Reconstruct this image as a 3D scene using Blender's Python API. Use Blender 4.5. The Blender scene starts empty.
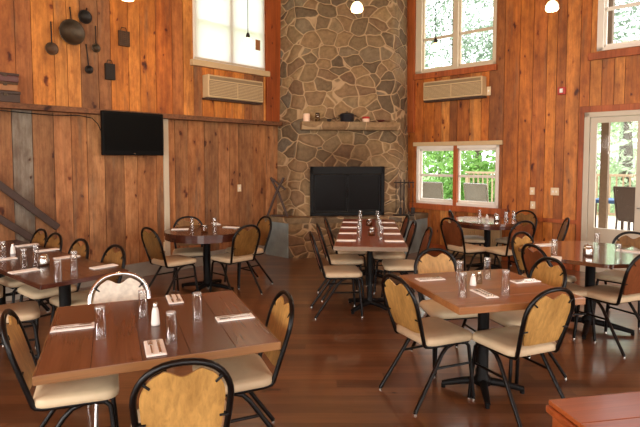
import bpy, bmesh, math, random
from mathutils import Vector, Matrix
from mathutils.geometry import tessellate_polygon
R = random.Random(7)
sc = bpy.context.scene
COL = sc.collection
PI = math.pi

# ------------------------------------------------------------------ camera model
F, PITCH, Y0, CH = 512.5, 0.0585, 188.5, 1.657
def ray(u, v):
    X = (u-320)/F; U = -(v-Y0)/F
    return Vector((X, math.cos(PITCH)+U*math.sin(PITCH), -math.sin(PITCH)+U*math.cos(PITCH)))
def at_z(u, v, z):
    d = ray(u, v); t = (z-CH)/d.z
    return Vector((d.x*t, d.y*t, z))
LA, RA = 0.8312, -0.7566
NL = Vector((-math.sin(LA), math.cos(LA), 0)); NR = Vector((-math.sin(RA), math.cos(RA), 0))
DL, DR = 6.665, 8.0805
AL = Vector((-math.cos(LA), -math.sin(LA), 0)); AR = Vector((math.cos(RA), math.sin(RA), 0))
det = NL.x*NR.y-NL.y*NR.x
P0 = Vector(((DL*NR.y-NL.y*DR)/det, (NL.x*DR-DL*NR.x)/det, 0))
def hitw(u, v, n, d, a, off=0.0):
    r = ray(u, v); t = (d-off)/(n.x*r.x+n.y*r.y)
    p = Vector((r.x*t, r.y*t, CH+r.z*t)); q = p-P0
    return (q.x*a.x+q.y*a.y, p.z)
def lw(u, v, off=0.0): return hitw(u, v, NL, DL, AL, off)
def rw(u, v, off=0.0): return hitw(u, v, NR, DR, AR, off)
# wall frames: local x along the wall away from the corner, local y into the room, z up
def frame(o, ax, iny):
    m = Matrix.Identity(4)
    m.col[0] = (ax.x, ax.y, 0, 0); m.col[1] = (iny.x, iny.y, 0, 0); m.col[2] = (0, 0, 1, 0); m.col[3] = (o.x, o.y, o.z, 1)
    return m
ML = frame(P0, AL, -NL)      # left-handed (mirrored) frame handled by baking into vertices
MR = frame(P0, AR, -NR)

# ------------------------------------------------------------------ materials
def lin(c):
    return tuple(((x/255)/12.92 if x/255 <= .04045 else ((x/255+.055)/1.055)**2.4) for x in c)+(1.0,)
def newmat(name):
    m = bpy.data.materials.new(name); m.use_nodes = True
    nt = m.node_tree; b = nt.nodes['Principled BSDF']
    return m, nt, b
def nd(nt, t, **k):
    n = nt.nodes.new(t)
    for a, v in k.items():
        if a.startswith('i_'):
            key = a[2:]
            n.inputs[int(key) if key.isdigit() else key.replace('_', ' ')].default_value = v
        else: setattr(n, a, v)
    return n
def ramp(nt, fac, stops):
    r = nt.nodes.new('ShaderNodeValToRGB'); e = r.color_ramp.elements
    while len(e) < len(stops): e.new(0.5)
    for el, (p, c) in zip(e, stops):
        el.position = p; el.color = lin(c) if max(c) > 1 else tuple(c)+(1,)
    nt.links.new(fac, r.inputs[0]); return r.outputs[0]
def mixc(nt, fac, a, b, mode='MIX'):
    m = nt.nodes.new('ShaderNodeMix'); m.data_type = 'RGBA'; m.blend_type = mode
    for s, v in ((m.inputs[0], fac), (m.inputs[6], a), (m.inputs[7], b)):
        if hasattr(v, 'is_output') or isinstance(v, bpy.types.NodeSocket): nt.links.new(v, s)
        else: s.default_value = v
    return m.outputs[2]
def plain(name, c, rough=.5, metal=0, spec=.5, noise=0.06, nscale=20):
    m, nt, b = newmat(name)
    tc = nd(nt, 'ShaderNodeTexCoord'); n = nd(nt, 'ShaderNodeTexNoise', i_Scale=nscale, i_Detail=3.)
    nt.links.new(tc.outputs['Object'], n.inputs['Vector'])
    k = 1-noise*2
    lc = lin(c); d = tuple(x*k for x in lc[:3])+(1,); h = tuple(min(1, x*(1+noise*2)) for x in lc[:3])+(1,)
    nt.links.new(mixc(nt, n.outputs['Fac'], d, h), b.inputs['Base Color'])
    b.inputs['Roughness'].default_value = rough; b.inputs['Metallic'].default_value = metal
    b.inputs['Specular IOR Level'].default_value = spec
    return m
def wood(name, stops, grain_axis='Z', rough=.5, knots=1.0, fine=1.0, contrast=.5, bump=.15, spec=.4, weather=0.0, blot=.35):
    """boards: stops = colours over the per-board random number"""
    m, nt, b = newmat(name); L = nt.links
    tc = nd(nt, 'ShaderNodeTexCoord'); at = nd(nt, 'ShaderNodeAttribute', attribute_name='rnd')
    base = ramp(nt, at.outputs['Fac'], stops)
    off = nd(nt, 'ShaderNodeVectorMath', operation='SCALE'); off.inputs[0].default_value = (13.1, 7.7, 31.3)
    L.new(at.outputs['Fac'], off.inputs['Scale'])
    add = nd(nt, 'ShaderNodeVectorMath', operation='ADD')
    L.new(tc.outputs['Object'], add.inputs[0]); L.new(off.outputs[0], add.inputs[1])
    ax = 'XYZ'.index(grain_axis)
    def mapped(across, along):
        mp = nd(nt, 'ShaderNodeMapping'); s = [across]*3; s[ax] = along
        mp.inputs['Scale'].default_value = s; L.new(add.outputs[0], mp.inputs[0]); return mp.outputs[0]
    g = nd(nt, 'ShaderNodeTexNoise', i_Scale=1.0, i_Detail=5., i_Roughness=.62, i_Distortion=.6)
    L.new(mapped(34*fine, 1.5*fine), g.inputs['Vector'])
    gr = ramp(nt, g.outputs['Fac'], [(.32, (1-contrast,)*3), (.62, (1, 1, 1))])
    c = mixc(nt, 1.0, base, gr, 'MULTIPLY')
    bl = nd(nt, 'ShaderNodeTexNoise', i_Scale=1.0, i_Detail=3.); L.new(mapped(5*fine, .9*fine), bl.inputs['Vector'])
    br = ramp(nt, bl.outputs['Fac'], [(.34, (1-blot, 1-blot*1.1, 1-blot*1.2)), (.58, (1, 1, 1))])
    c = mixc(nt, 1.0, c, br, 'MULTIPLY')
    if knots > 0:
        wv = nd(nt, 'ShaderNodeTexNoise', i_Scale=9., i_Detail=2.); L.new(add.outputs[0], wv.inputs['Vector'])
        for sa, sl, sel_t, r0 in ((5.6*fine, 2.7*fine, .36, .13), (10*fine, 5.5*fine, .22, .12)):
            mpv = nd(nt, 'ShaderNodeVectorMath', operation='MULTIPLY_ADD'); mpv.inputs[1].default_value = (.6,)*3
            L.new(wv.outputs['Color'], mpv.inputs[0]); L.new(mapped(sa, sl), mpv.inputs[2])
            v = nd(nt, 'ShaderNodeTexVoronoi', i_Scale=1.0, i_Randomness=1.0); L.new(mpv.outputs[0], v.inputs['Vector'])
            kr = ramp(nt, v.outputs['Distance'], [(r0*.4, (.16, .08, .05)), (r0, (.42, .24, .16)), (r0*1.25, (.8, .72, .66)), (r0*2.3, (1, 1, 1))])
            sel = nd(nt, 'ShaderNodeSeparateColor'); L.new(v.outputs['Color'], sel.inputs[0])
            gt = nd(nt, 'ShaderNodeMath', operation='LESS_THAN'); gt.inputs[1].default_value = sel_t*knots; L.new(sel.outputs[0], gt.inputs[0])
            c = mixc(nt, gt.outputs[0], c, mixc(nt, 1.0, c, kr, 'MULTIPLY'))
    if weather > 0:
        wn = nd(nt, 'ShaderNodeTexNoise', i_Scale=1.0, i_Detail=4., i_Roughness=.6); L.new(mapped(6.5, .75), wn.inputs['Vector'])
        wf = ramp(nt, wn.outputs['Fac'], [(.56, (0, 0, 0)), (.72, (weather,)*3)])
        c = mixc(nt, wf, c, lin((118, 92, 70)))
        mo = nd(nt, 'ShaderNodeTexNoise', i_Scale=1.0, i_Detail=5., i_Roughness=.7); L.new(mapped(11, 4.5), mo.inputs['Vector'])
        mr_ = ramp(nt, mo.outputs['Fac'], [(.36, (.66, .58, .54)), (.6, (1, 1, 1))])
        c = mixc(nt, 1.0, c, mr_, 'MULTIPLY')
    L.new(c, b.inputs['Base Color'])
    b.inputs['Roughness'].default_value = rough; b.inputs['Specular IOR Level'].default_value = spec
    bp = nd(nt, 'ShaderNodeBump', i_Strength=bump, i_Distance=.01); L.new(g.outputs['Fac'], bp.inputs['Height'])
    L.new(bp.outputs[0], b.inputs['Normal'])
    return m

M = {}
M['wall_l'] = wood('left_wall_boards', [(0, (156, 112, 74)), (.12, (186, 114, 60)), (.3, (212, 126, 48)), (.55, (228, 142, 58)), (.8, (236, 162, 82)), (1, (206, 114, 44))], rough=.6, contrast=.28, knots=1.3, weather=.7)
M['wall_ll'] = wood('lower_left_wall_boards', [(0, (122, 120, 118)), (.16, (142, 130, 114)), (.24, (158, 110, 70)), (.5, (192, 128, 76)), (.8, (216, 156, 102)), (1, (172, 110, 66))], rough=.65, contrast=.32, knots=1.2, weather=.9)
M['wall_r'] = wood('right_wall_boards', [(0, (134, 92, 56)), (.1, (164, 98, 48)), (.3, (208, 120, 44)), (.6, (222, 138, 58)), (.85, (232, 154, 74)), (1, (192, 102, 38))], rough=.5, contrast=.3, knots=1.4, weather=.6)
M['trim_wood'] = wood('trim_wood', [(0, (168, 82, 36)), (1, (190, 100, 48))], rough=.5, contrast=.35, grain_axis='Z')
M['trim_dark'] = wood('old_beam_wood', [(0, (112, 72, 46)), (1, (150, 98, 62))], rough=.7, contrast=.5, grain_axis='X')
M['floor'] = wood('floor_boards', [(0, (104, 64, 38)), (.3, (120, 76, 45)), (.6, (130, 84, 50)), (.85, (142, 94, 58)), (1, (112, 70, 42))], grain_axis='X', rough=.3, knots=.25, contrast=.3, bump=.05, spec=.5, blot=.25)
M['table1'] = wood('table_planks_red', [(0, (92, 54, 34)), (.5, (108, 65, 41)), (1, (124, 76, 48))], grain_axis='Y', rough=.27, knots=.2, contrast=.25, bump=.03, spec=.5, blot=.25)
M['table2'] = wood('table_planks_tan', [(0, (148, 96, 56)), (.5, (162, 107, 63)), (1, (176, 119, 72))], grain_axis='X', rough=.28, knots=.2, contrast=.25, bump=.03, spec=.5, blot=.2)
M['edge1'] = wood('table_edge', [(0, (136, 94, 56)), (1, (158, 112, 68))], grain_axis='X', rough=.4, knots=.2, contrast=.3)
M['table5'] = wood('table_planks_dark', [(0, (66, 34, 24)), (1, (88, 46, 32))], grain_axis='X', rough=.25, knots=.1, contrast=.25, bump=.03, blot=.2)
M['table3'] = wood('table_planks_brown', [(0, (122, 62, 40)), (1, (142, 76, 50))], grain_axis='Y', rough=.3, knots=.2, contrast=.25, bump=.03, blot=.2)
M['edge3'] = wood('pale_table_edge', [(0, (150, 126, 104)), (1, (172, 148, 124))], grain_axis='X', rough=.5, knots=.1, contrast=.3)
M['table7'] = wood('table_planks_gloss', [(0, (92, 54, 36)), (1, (114, 68, 45))], grain_axis='X', rough=.16, knots=.2, contrast=.25, bump=.02, blot=.2, spec=.6)
M['table8'] = wood('red_table_wood', [(0, (150, 72, 34)), (1, (164, 84, 40))], grain_axis='X', rough=.3, knots=.1, contrast=.25, bump=.03, blot=.2)
M['gold'] = wood('golden_wood', [(0, (182, 136, 72)), (.5, (196, 150, 84)), (1, (206, 164, 98))], rough=.38, knots=0, contrast=.32, fine=1.6, bump=.03, blot=.3)
M['dim_gold'] = wood('dim_golden_wood', [(0, (126, 88, 42)), (1, (148, 106, 54))], rough=.4, knots=0, contrast=.35, fine=1.6, bump=.03, blot=.35)  # the golden wood darkened in its colour, for chairs that get less light
M['brownback'] = wood('brown_wood', [(0, (122, 66, 36)), (1, (140, 80, 46))], rough=.4, knots=0, contrast=.35, fine=1.6, bump=.03)
M['whiteback'] = plain('white_marbled_laminate', (214, 206, 190), .35, noise=.22, nscale=26)
for k_, cw, cr, ci in (('floor', .75, .14, 1.8), ('table7', 1., .09, 2.3), ('table8', .25, .12, 1.5), ('table5', .4, .15, 1.5)):
    q_ = M[k_].node_tree.nodes['Principled BSDF']; q_.inputs['Coat Weight'].default_value = cw; q_.inputs['Coat Roughness'].default_value = cr; q_.inputs['Coat IOR'].default_value = ci
M['seat'] = plain('beige_vinyl', (206, 184, 150), .55, noise=.05, nscale=14)
M['black'] = plain('black_enamel', (8, 6, 6), .34, spec=.28)
M['chrome'] = plain('chrome', (215, 215, 215), .16, 1.0, noise=.02)
M['steel'] = plain('brushed_steel', (190, 188, 182), .25, 1.0, noise=.03)
M['cast'] = plain('black_cast_iron', (14, 13, 13), .55, noise=.1, spec=.2)
M['white'] = plain('white_napkin', (246, 243, 238), .8, noise=.03)
M['salt'] = plain('white_ceramic', (235, 233, 228), .4, noise=.02)
M['cream'] = plain('cream_paint', (202, 186, 160), .5, noise=.04, nscale=6)
M['winwhite'] = plain('white_window_paint', (226, 218, 206), .45, noise=.03, nscale=6)
M['doorwhite'] = plain('door_paint', (192, 180, 160), .4, noise=.03, nscale=5)
M['acbeige'] = plain('beige_plastic', (198, 170, 128), .5, noise=.04)
M['acdark'] = plain('dark_beige_plastic', (138, 116, 84), .6)  # darker beige for grille, control panel and heater cover body
M['base'] = plain('grey_baseboard_paint', (150, 142, 130), .6, noise=.12, nscale=9)
M['concrete'] = plain('blue_grey_concrete', (138, 150, 148), .8, noise=.2, nscale=6)
M['tv'] = plain('black_tv_plastic', (7, 7, 7), .55, noise=.02, spec=.12)
M['screen'] = plain('tv_screen', (5, 5, 5), .5, noise=.02, spec=.08)
M['iron'] = plain('dark_iron', (46, 40, 36), .55, .6, noise=.25, nscale=12)
M['tin'] = plain('tarnished_tin', (74, 60, 44), .5, .5, noise=.3, nscale=12)
M['rust'] = plain('rusty_tin', (86, 62, 42), .6, .4, noise=.3, nscale=16)
M['plate'] = plain('ivory_plate', (222, 200, 164), .5)
M['red'] = plain('red_plastic', (176, 40, 34), .4)
M['dred'] = plain('dark_red_glaze', (82, 30, 26), .4)
M['pink'] = plain('pale_candle_wax', (232, 196, 168), .5)
M['amber'] = plain('amber_jar_contents', (150, 96, 52), .5)
M['darkwood'] = plain('dark_stained_wood', (60, 40, 30), .55, noise=.2, nscale=14)
M['pot'] = plain('black_enamel_pot', (30, 32, 36), .35)
M['deckwood'] = plain('weathered_deck', (212, 200, 182), .7, noise=.12, nscale=5)
M['railwood'] = plain('deck_rail_wood', (186, 160, 130), .7, noise=.1)
M['wicker'] = plain('brown_wicker', (84, 66, 54), .7, noise=.25, nscale=60)
M['mesh_grey'] = plain('grey_patio_fabric', (150, 150, 140), .7, noise=.1, nscale=40)
M['blue'] = plain('blue_patio_cover', (70, 104, 150), .6, noise=.1)
M['post'] = plain('grey_brown_post', (120, 98, 76), .7, noise=.15)
M['grass'] = plain('lawn', (120, 158, 84), .9, noise=.3, nscale=3)
M['trunk'] = plain('bark', (98, 84, 70), .9, noise=.3)
def leafmat(name, c):
    m, nt, b = newmat(name); L = nt.links
    at = nd(nt, 'ShaderNodeAttribute', attribute_name='rnd')
    lc = lin(c)
    col = mixc(nt, at.outputs['Fac'], tuple(x*.55 for x in lc[:3])+(1,), tuple(min(1, x*1.35) for x in lc[:3])+(1,))
    tr = nd(nt, 'ShaderNodeBsdfTranslucent'); df = nd(nt, 'ShaderNodeBsdfDiffuse'); mx = nd(nt, 'ShaderNodeMixShader', i_0=.5)
    L.new(col, tr.inputs[0]); L.new(col, df.inputs[0]); L.new(df.outputs[0], mx.inputs[1]); L.new(tr.outputs[0], mx.inputs[2])
    L.new(mx.outputs[0], nt.nodes['Material Output'].inputs[0]); return m
M['leaf1'] = leafmat('green_leaves', (158, 196, 116)); M['leaf2'] = leafmat('pale_green_leaves', (206, 220, 186)); M['leaf3'] = leafmat('grey_green_leaves', (170, 184, 168))
def glass(name, tint=(1, 1, 1), refl=.12, clear=.93, fr=.4):
    m, nt, b = newmat(name); L = nt.links
    tr = nd(nt, 'ShaderNodeBsdfTransparent'); tr.inputs[0].default_value = tuple(clear*x for x in tint)+(1,)
    gl = nd(nt, 'ShaderNodeBsdfGlossy', i_Roughness=.04)
    lwt = nd(nt, 'ShaderNodeLayerWeight', i_Blend=.35)
    mul = nd(nt, 'ShaderNodeMath', operation='MULTIPLY_ADD'); mul.inputs[1].default_value = fr; mul.inputs[2].default_value = refl*.25
    L.new(lwt.outputs['Fresnel'], mul.inputs[0])
    mx = nd(nt, 'ShaderNodeMixShader'); L.new(mul.outputs[0], mx.inputs[0]); L.new(tr.outputs[0], mx.inputs[1]); L.new(gl.outputs[0], mx.inputs[2])
    L.new(mx.outputs[0], nt.nodes['Material Output'].inputs[0]); return m
M['glass'] = glass('clear_tumbler_glass', clear=.97)
def frost():
    m, nt, b = newmat('thick_glass_base'); L = nt.links
    tr = nd(nt, 'ShaderNodeBsdfTransparent'); df = nd(nt, 'ShaderNodeBsdfDiffuse'); df.inputs[0].default_value = (.8, .78, .75, 1); gl = nd(nt, 'ShaderNodeBsdfGlossy', i_Roughness=.08)
    m1 = nd(nt, 'ShaderNodeMixShader', i_0=.3); m2 = nd(nt, 'ShaderNodeMixShader', i_0=.14)
    L.new(tr.outputs[0], m1.inputs[1]); L.new(df.outputs[0], m1.inputs[2]); L.new(m1.outputs[0], m2.inputs[1]); L.new(gl.outputs[0], m2.inputs[2])
    L.new(m2.outputs[0], nt.nodes['Material Output'].inputs[0]); return m
M['frost'] = frost()
M['pane'] = glass('window_glass', refl=.02, clear=.97, fr=.1)
M['jar'] = glass('jar_glass', tint=(.95, .9, .82), clear=.85)
def firedoor_glass():
    m, nt, b = newmat('smoked_fire_glass'); b.inputs['Base Color'].default_value = lin((18, 15, 14)); b.inputs['Roughness'].default_value = .3
    b.inputs['Specular IOR Level'].default_value = .08; return m
M['fireglass'] = firedoor_glass()
def blindmat():
    m, nt, b = newmat('white_roller_shade'); L = nt.links
    tc = nd(nt, 'ShaderNodeTexCoord'); w = nd(nt, 'ShaderNodeTexNoise', i_Scale=3., i_Detail=2.); L.new(tc.outputs['Object'], w.inputs['Vector'])
    col = mixc(nt, w.outputs['Fac'], lin((248, 246, 242)), lin((253, 252, 250)))
    tr = nd(nt, 'ShaderNodeBsdfTranslucent'); df = nd(nt, 'ShaderNodeBsdfDiffuse'); mx = nd(nt, 'ShaderNodeMixShader', i_0=.8)
    L.new(col, tr.inputs[0]); L.new(col, df.inputs[0]); L.new(df.outputs[0], mx.inputs[1]); L.new(tr.outputs[0], mx.inputs[2])
    L.new(mx.outputs[0], nt.nodes['Material Output'].inputs[0]); return m
M['blind'] = blindmat()
def bulbmat(strength):
    m, nt, b = newmat('glowing_opal_glass')
    b.inputs['Base Color'].default_value = lin((250, 235, 205)); b.inputs['Emission Color'].default_value = lin((255, 222, 160)); b.inputs['Emission Strength'].default_value = strength
    return m
M['bulb'] = bulbmat(3.2)
def stone(name, scale=3.5, mortar=.035, soot=False, squash=1.35):
    m, nt, b = newmat(name); L = nt.links
    tc = nd(nt, 'ShaderNodeTexCoord')
    nz = nd(nt, 'ShaderNodeTexNoise', i_Scale=1.8, i_Detail=2.); L.new(tc.outputs['Object'], nz.inputs['Vector'])
    sub = nd(nt, 'ShaderNodeVectorMath', operation='SUBTRACT'); sub.inputs[1].default_value = (.5, .5, .5); L.new(nz.outputs['Color'], sub.inputs[0])
    scl = nd(nt, 'ShaderNodeVectorMath', operation='SCALE'); scl.inputs['Scale'].default_value = .3; L.new(sub.outputs[0], scl.inputs[0])
    add = nd(nt, 'ShaderNodeVectorMath', operation='ADD'); L.new(tc.outputs['Object'], add.inputs[0]); L.new(scl.outputs[0], add.inputs[1])
    mp = nd(nt, 'ShaderNodeMapping'); mp.inputs['Scale'].default_value = (scale, scale*.6, scale*squash); L.new(add.outputs[0], mp.inputs[0])
    ve = nd(nt, 'ShaderNodeTexVoronoi', feature='DISTANCE_TO_EDGE', i_Scale=1.0); L.new(mp.outputs[0], ve.inputs['Vector'])
    vc = nd(nt, 'ShaderNodeTexVoronoi', feature='F1', i_Scale=1.0); L.new(mp.outputs[0], vc.inputs['Vector'])
    sep = nd(nt, 'ShaderNodeSeparateColor'); L.new(vc.outputs['Color'], sep.inputs[0])
    col = ramp(nt, sep.outputs[0], [(0, (104, 86, 66)), (.25, (134, 110, 80)), (.45, (156, 125, 88)), (.62, (128, 98, 72)), (.8, (166, 136, 96)), (1, (114, 102, 86))])
    g = nd(nt, 'ShaderNodeTexNoise', i_Scale=14., i_Detail=6., i_Roughness=.65); L.new(tc.outputs['Object'], g.inputs['Vector'])
    gr = ramp(nt, g.outputs['Fac'], [(.3, (.58, .56, .54)), (.68, (1.0, 1.0, 1.0))])
    col = mixc(nt, 1.0, col, gr, 'MULTIPLY')
    mr = ramp(nt, ve.outputs['Distance'], [(mortar*.6, (1, 1, 1)), (mortar*1.3, (0, 0, 0))])
    col = mixc(nt, mr, col, lin((176, 146, 110)))
    if soot:
        ds = nd(nt, 'ShaderNodeVectorMath', operation='SUBTRACT'); ds.inputs[1].default_value = (.43, 8.72, 1.5); L.new(add.outputs[0], ds.inputs[0])
        dm = nd(nt, 'ShaderNodeVectorMath', operation='MULTIPLY'); dm.inputs[1].default_value = (1.15, .6, 1.5); L.new(ds.outputs[0], dm.inputs[0])
        dl_ = nd(nt, 'ShaderNodeVectorMath', operation='LENGTH'); L.new(dm.outputs[0], dl_.inputs[0])
        sr = ramp(nt, dl_.outputs['Value'], [(.35, (.5, .44, .4)), (1.0, (1, 1, 1))])
        col = mixc(nt, 1.0, col, sr, 'MULTIPLY')
    L.new(col, b.inputs['Base Color']); b.inputs['Roughness'].default_value = .8; b.inputs['Specular IOR Level'].default_value = .25
    hr = ramp(nt, ve.outputs['Distance'], [(0, (0, 0, 0)), (.16, (1, 1, 1))])
    hm = mixc(nt, .25, hr, g.outputs['Color'])
    bp = nd(nt, 'ShaderNodeBump', i_Strength=.7, i_Distance=.05); L.new(hm, bp.inputs['Height']); L.new(bp.outputs[0], b.inputs['Normal'])
    return m
M['stone'] = stone('fieldstone_masonry', soot=True); M['slab'] = stone('rough_slab_stone', 1.6, .012, squash=.8)

# ------------------------------------------------------------------ mesh building
class MB:
    def __init__(s): s.v = []; s.f = []; s.r = []; s.sm = []
    def add(s, vs, fs, r=.5, smooth=False):
        o = len(s.v); s.v += [tuple(x) for x in vs]
        for f in fs: s.f.append(tuple(i+o for i in f)); s.r.append(r); s.sm.append(smooth)
        return s
    def box(s, x0, x1, y0, y1, z0, z1, r=.5, bev=0.0, mat=None):
        if bev > 0:
            b = min(bev, (x1-x0)/2.01, (y1-y0)/2.01, (z1-z0)/2.01)
            bm = bmesh.new(); bmesh.ops.create_cube(bm, size=1)
            for v in bm.verts: v.co = Vector((x0+(v.co.x+.5)*(x1-x0), y0+(v.co.y+.5)*(y1-y0), z0+(v.co.z+.5)*(z1-z0)))
            bmesh.ops.bevel(bm, geom=bm.edges[:], offset=b, segments=2, affect='EDGES', profile=.6)
            vs = [v.co.copy() for v in bm.verts]; bm.verts.index_update(); fs = [[v.index for v in f.verts] for f in bm.faces]; bm.free()
        else:
            vs = [Vector(p) for p in ((x0, y0, z0), (x1, y0, z0), (x1, y1, z0), (x0, y1, z0), (x0, y0, z1), (x1, y0, z1), (x1, y1, z1), (x0, y1, z1))]
            fs = [(0, 3, 2, 1), (4, 5, 6, 7), (0, 1, 5, 4), (1, 2, 6, 5), (2, 3, 7, 6), (3, 0, 4, 7)]
        if mat is not None: vs = [mat @ v for v in vs]
        return s.add(vs, fs, r)
    def tube(s, pts, rad, n=8, closed=False, caps=True, r=.5):
        pts = [Vector(p) for p in pts]; k = len(pts); rads = rad if isinstance(rad, (list, tuple)) else [rad]*k
        rings = []; up = None
        for i, p in enumerate(pts):
            a = pts[(i-1) % k] if (closed or i > 0) else p; b = pts[(i+1) % k] if (closed or i < k-1) else p
            t = (b-a).normalized()
            if up is None: up = t.orthogonal().normalized()
            else:
                up = up-t*up.dot(t)
                up = up.normalized() if up.length > 1e-6 else t.orthogonal().normalized()
            w = t.cross(up)
            rings.append([p+(up*math.cos(2*PI*j/n)+w*math.sin(2*PI*j/n))*rads[i] for j in range(n)])
        vs = [q for g in rings for q in g]; fs = []
        for i in range(k if closed else k-1):
            i2 = (i+1) % k
            for j in range(n): fs.append((i*n+j, i*n+(j+1) % n, i2*n+(j+1) % n, i2*n+j))
        s.add(vs, fs, r, True)
        if caps and not closed:
            s.add(rings[0], [tuple(range(n))[::-1]], r); s.add(rings[-1], [tuple(range(n))], r)
        return s
    def lathe(s, prof, n=20, c=(0, 0, 0), r=.5, smooth=True):
        vs = []; fs = []
        for (rr, z) in prof:
            for j in range(n): vs.append((c[0]+rr*math.cos(2*PI*j/n), c[1]+rr*math.sin(2*PI*j/n), c[2]+z))
        for i in range(len(prof)-1):
            for j in range(n): fs.append((i*n+j, i*n+(j+1) % n, (i+1)*n+(j+1) % n, (i+1)*n+j))
        return s.add(vs, fs, r, smooth)
    def prism(s, poly, z0, z1, r=.5, mat=None, top=None):
        n = len(poly); tp = top or poly
        vs = [Vector((x, y, z0)) for x, y in poly]+[Vector((x, y, z1)) for x, y in tp]
        if mat is not None: vs = [mat @ v for v in vs]
        fs = [tuple(range(n))[::-1], tuple(range(n, 2*n))]+[(i, (i+1) % n, n+(i+1) % n, n+i) for i in range(n)]
        return s.add(vs, fs, r)
    def xform(s, m):
        s.v = [tuple(m @ Vector(p)) for p in s.v]; return s
    def mesh(s, name, mat):
        me = bpy.data.meshes.new(name); me.from_pydata(s.v, [], s.f)
        a = me.attributes.new('rnd', 'FLOAT', 'FACE'); a.data.foreach_set('value', s.r)
        me.polygons.foreach_set('use_smooth', s.sm)
        bm = bmesh.new(); bm.from_mesh(me); bmesh.ops.recalc_face_normals(bm, faces=bm.faces[:]); bm.to_mesh(me); bm.free()
        me.materials.append(mat); me.update(); return me
    def build(s, name, mat, parent=None, loc=(0, 0, 0), rz=0):
        o = bpy.data.objects.new(name, s.mesh(name, mat)); COL.objects.link(o); o.location = loc; o.rotation_euler = (0, 0, rz)
        if parent: o.parent = parent
        return o
def tag(o, label=None, cat=None, group=None, kind=None):
    for k, v in (('label', label), ('category', cat), ('group', group), ('kind', kind)):
        if v: o[k] = v
    return o
def thing(name, label, cat, loc=(0, 0, 0), rz=0, group=None):
    o = bpy.data.objects.new(name, None); COL.objects.link(o); o.location = loc; o.rotation_euler = (0, 0, rz); o.empty_display_size = .1
    return tag(o, label, cat, group)
def copy_tree(o, parent=None):
    c = o.copy(); COL.objects.link(c)
    if parent: c.parent = parent
    for ch in list(o.children): copy_tree(ch, c)
    return c
def rounded(x0, x1, y0, y1, rad, n=4):
    P = []
    for cx, cy, a in ((x1-rad, y1-rad, 0), (x0+rad, y1-rad, 90), (x0+rad, y0+rad, 180), (x1-rad, y0+rad, 270)):
        for i in range(n+1):
            t = math.radians(a+90*i/n); P.append((cx+rad*math.cos(t), cy+rad*math.sin(t)))
    return P
def struct(o): o['kind'] = 'structure'; return o

# ------------------------------------------------------------------ room shell
TOP = 5.4; LL, LR = 13.0, 12.0
def boards(length, openings, wmin, wmax, M4, zsplit=None, seed=1, z0=0.0, z1=TOP, zlo=None):
    """vertical boards with openings (s0,s1,z0,z1); returns MB (upper) and MB (lower)"""
    rr = random.Random(seed); up, lo = MB(), MB()
    cuts = [0.0]
    while cuts[-1] < length: cuts.append(cuts[-1]+rr.uniform(wmin, wmax))
    cuts[-1] = length
    def colz(a, b, zz0, zz1):
        segs = [(zz0, zz1)]
        for (s0, s1, o0, o1) in openings:
            if (a+b)/2 > s0 and (a+b)/2 < s1:
                ns = []
                for (p, q) in segs:
                    if o1 <= p or o0 >= q: ns.append((p, q)); continue
                    if o0 > p: ns.append((p, o0))
                    if o1 < q: ns.append((o1, q))
                segs = ns
        return segs
    ob = sorted({x for o in openings for x in o[:2]})
    for target, (zz0, zz1) in ([(up, (zsplit, z1)), (lo, (z0, zsplit))] if zsplit else [(up, (z0, z1))]):
        if target is lo and zsplit:
            cuts = [0.0]
            while cuts[-1] < length: cuts.append(cuts[-1]+rr.uniform(wmin*1.25, wmax*1.3))
            cuts[-1] = length
        for a, b in zip(cuts, cuts[1:]):
            rnd = rr.random(); dep = rr.uniform(0, .004)
            xs = [a]+[x for x in ob if a+1e-4 < x < b-1e-4]+[b]
            for c, d in zip(xs, xs[1:]):
                g0 = .0035 if c == a else 0; g1 = .0035 if d == b else 0
                for (p, q) in colz(c, d, zz0, zz1):
                    target.box(c+g0, d-g1, -.02, dep, p, q, rnd, mat=M4)
                    target.box(c, d, -.09, -.014, p, q, .02, mat=M4)
    return up, lo
# openings measured from the photograph
wl0, wl1 = lw(193, 60)[0], lw(264, 70)[0]            # left window: s decreasing to the right in picture
WL = (min(wl0, wl1), max(wl0, wl1), lw(228, 66.5)[1], 4.75)
W2 = (rw(416, 70)[0], rw(496, 66)[0], rw(456, 69.5)[1], 4.75)
W3 = (rw(597, 50)[0], rw(597, 50)[0]+1.55, rw(620, 48.5)[1], 4.75)
W4 = (rw(417, 170)[0], rw(499, 170)[0], rw(458, 205.5)[1], rw(458, 145.5)[1])
DO = (rw(583.5, 170)[0], rw(583.5, 170)[0]+1.02, 0.0, rw(590, 112.5)[1])
LEDGE_Z = lw(102, 112.8)[1]
up, lo = boards(LL, [WL], .15, .27, ML, zsplit=LEDGE_Z, seed=5)
struct(up.build('wall_left', M['wall_l'])); struct(lo.build('wall_left.001', M['wall_ll']))
up, _ = boards(LR, [W2, W3, W4, DO], .13, .25, MR, seed=11)
struct(up.build('wall_right', M['wall_r']))
C2 = P0+AL*LL; C3 = P0+AR*LR; C4 = P0+AL*LL+AR*LR
MB_ = frame(C2, AR, -AL)      # opposite the right wall, behind the camera
MF_ = frame(C3, AL, -AR)      # opposite the left wall, right of the camera
OB = [(1.5, 4.6, .9, 3.6), (6.5, 10.4, .9, 3.6)]
OFR = [(2.5, 4.7, .9, 3.4), (7.5, 11.5, .9, 3.6)]
up, _ = boards(LR, OB, .2, .3, MB_, seed=21); struct(up.build('wall_back', M['wall_r']))
up, _ = boards(LL, OFR, .2, .3, MF_, seed=22); struct(up.build('wall_front', M['wall_r']))
mb = MB(); e = .1
def quad_poly(z0, z1): return [P0+(-AL-AR)*e, C2+(AL-AR)*e, C4+(AL+AR)*e, C3+(AR-AL)*e]
q = quad_poly(0, 0)
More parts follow.
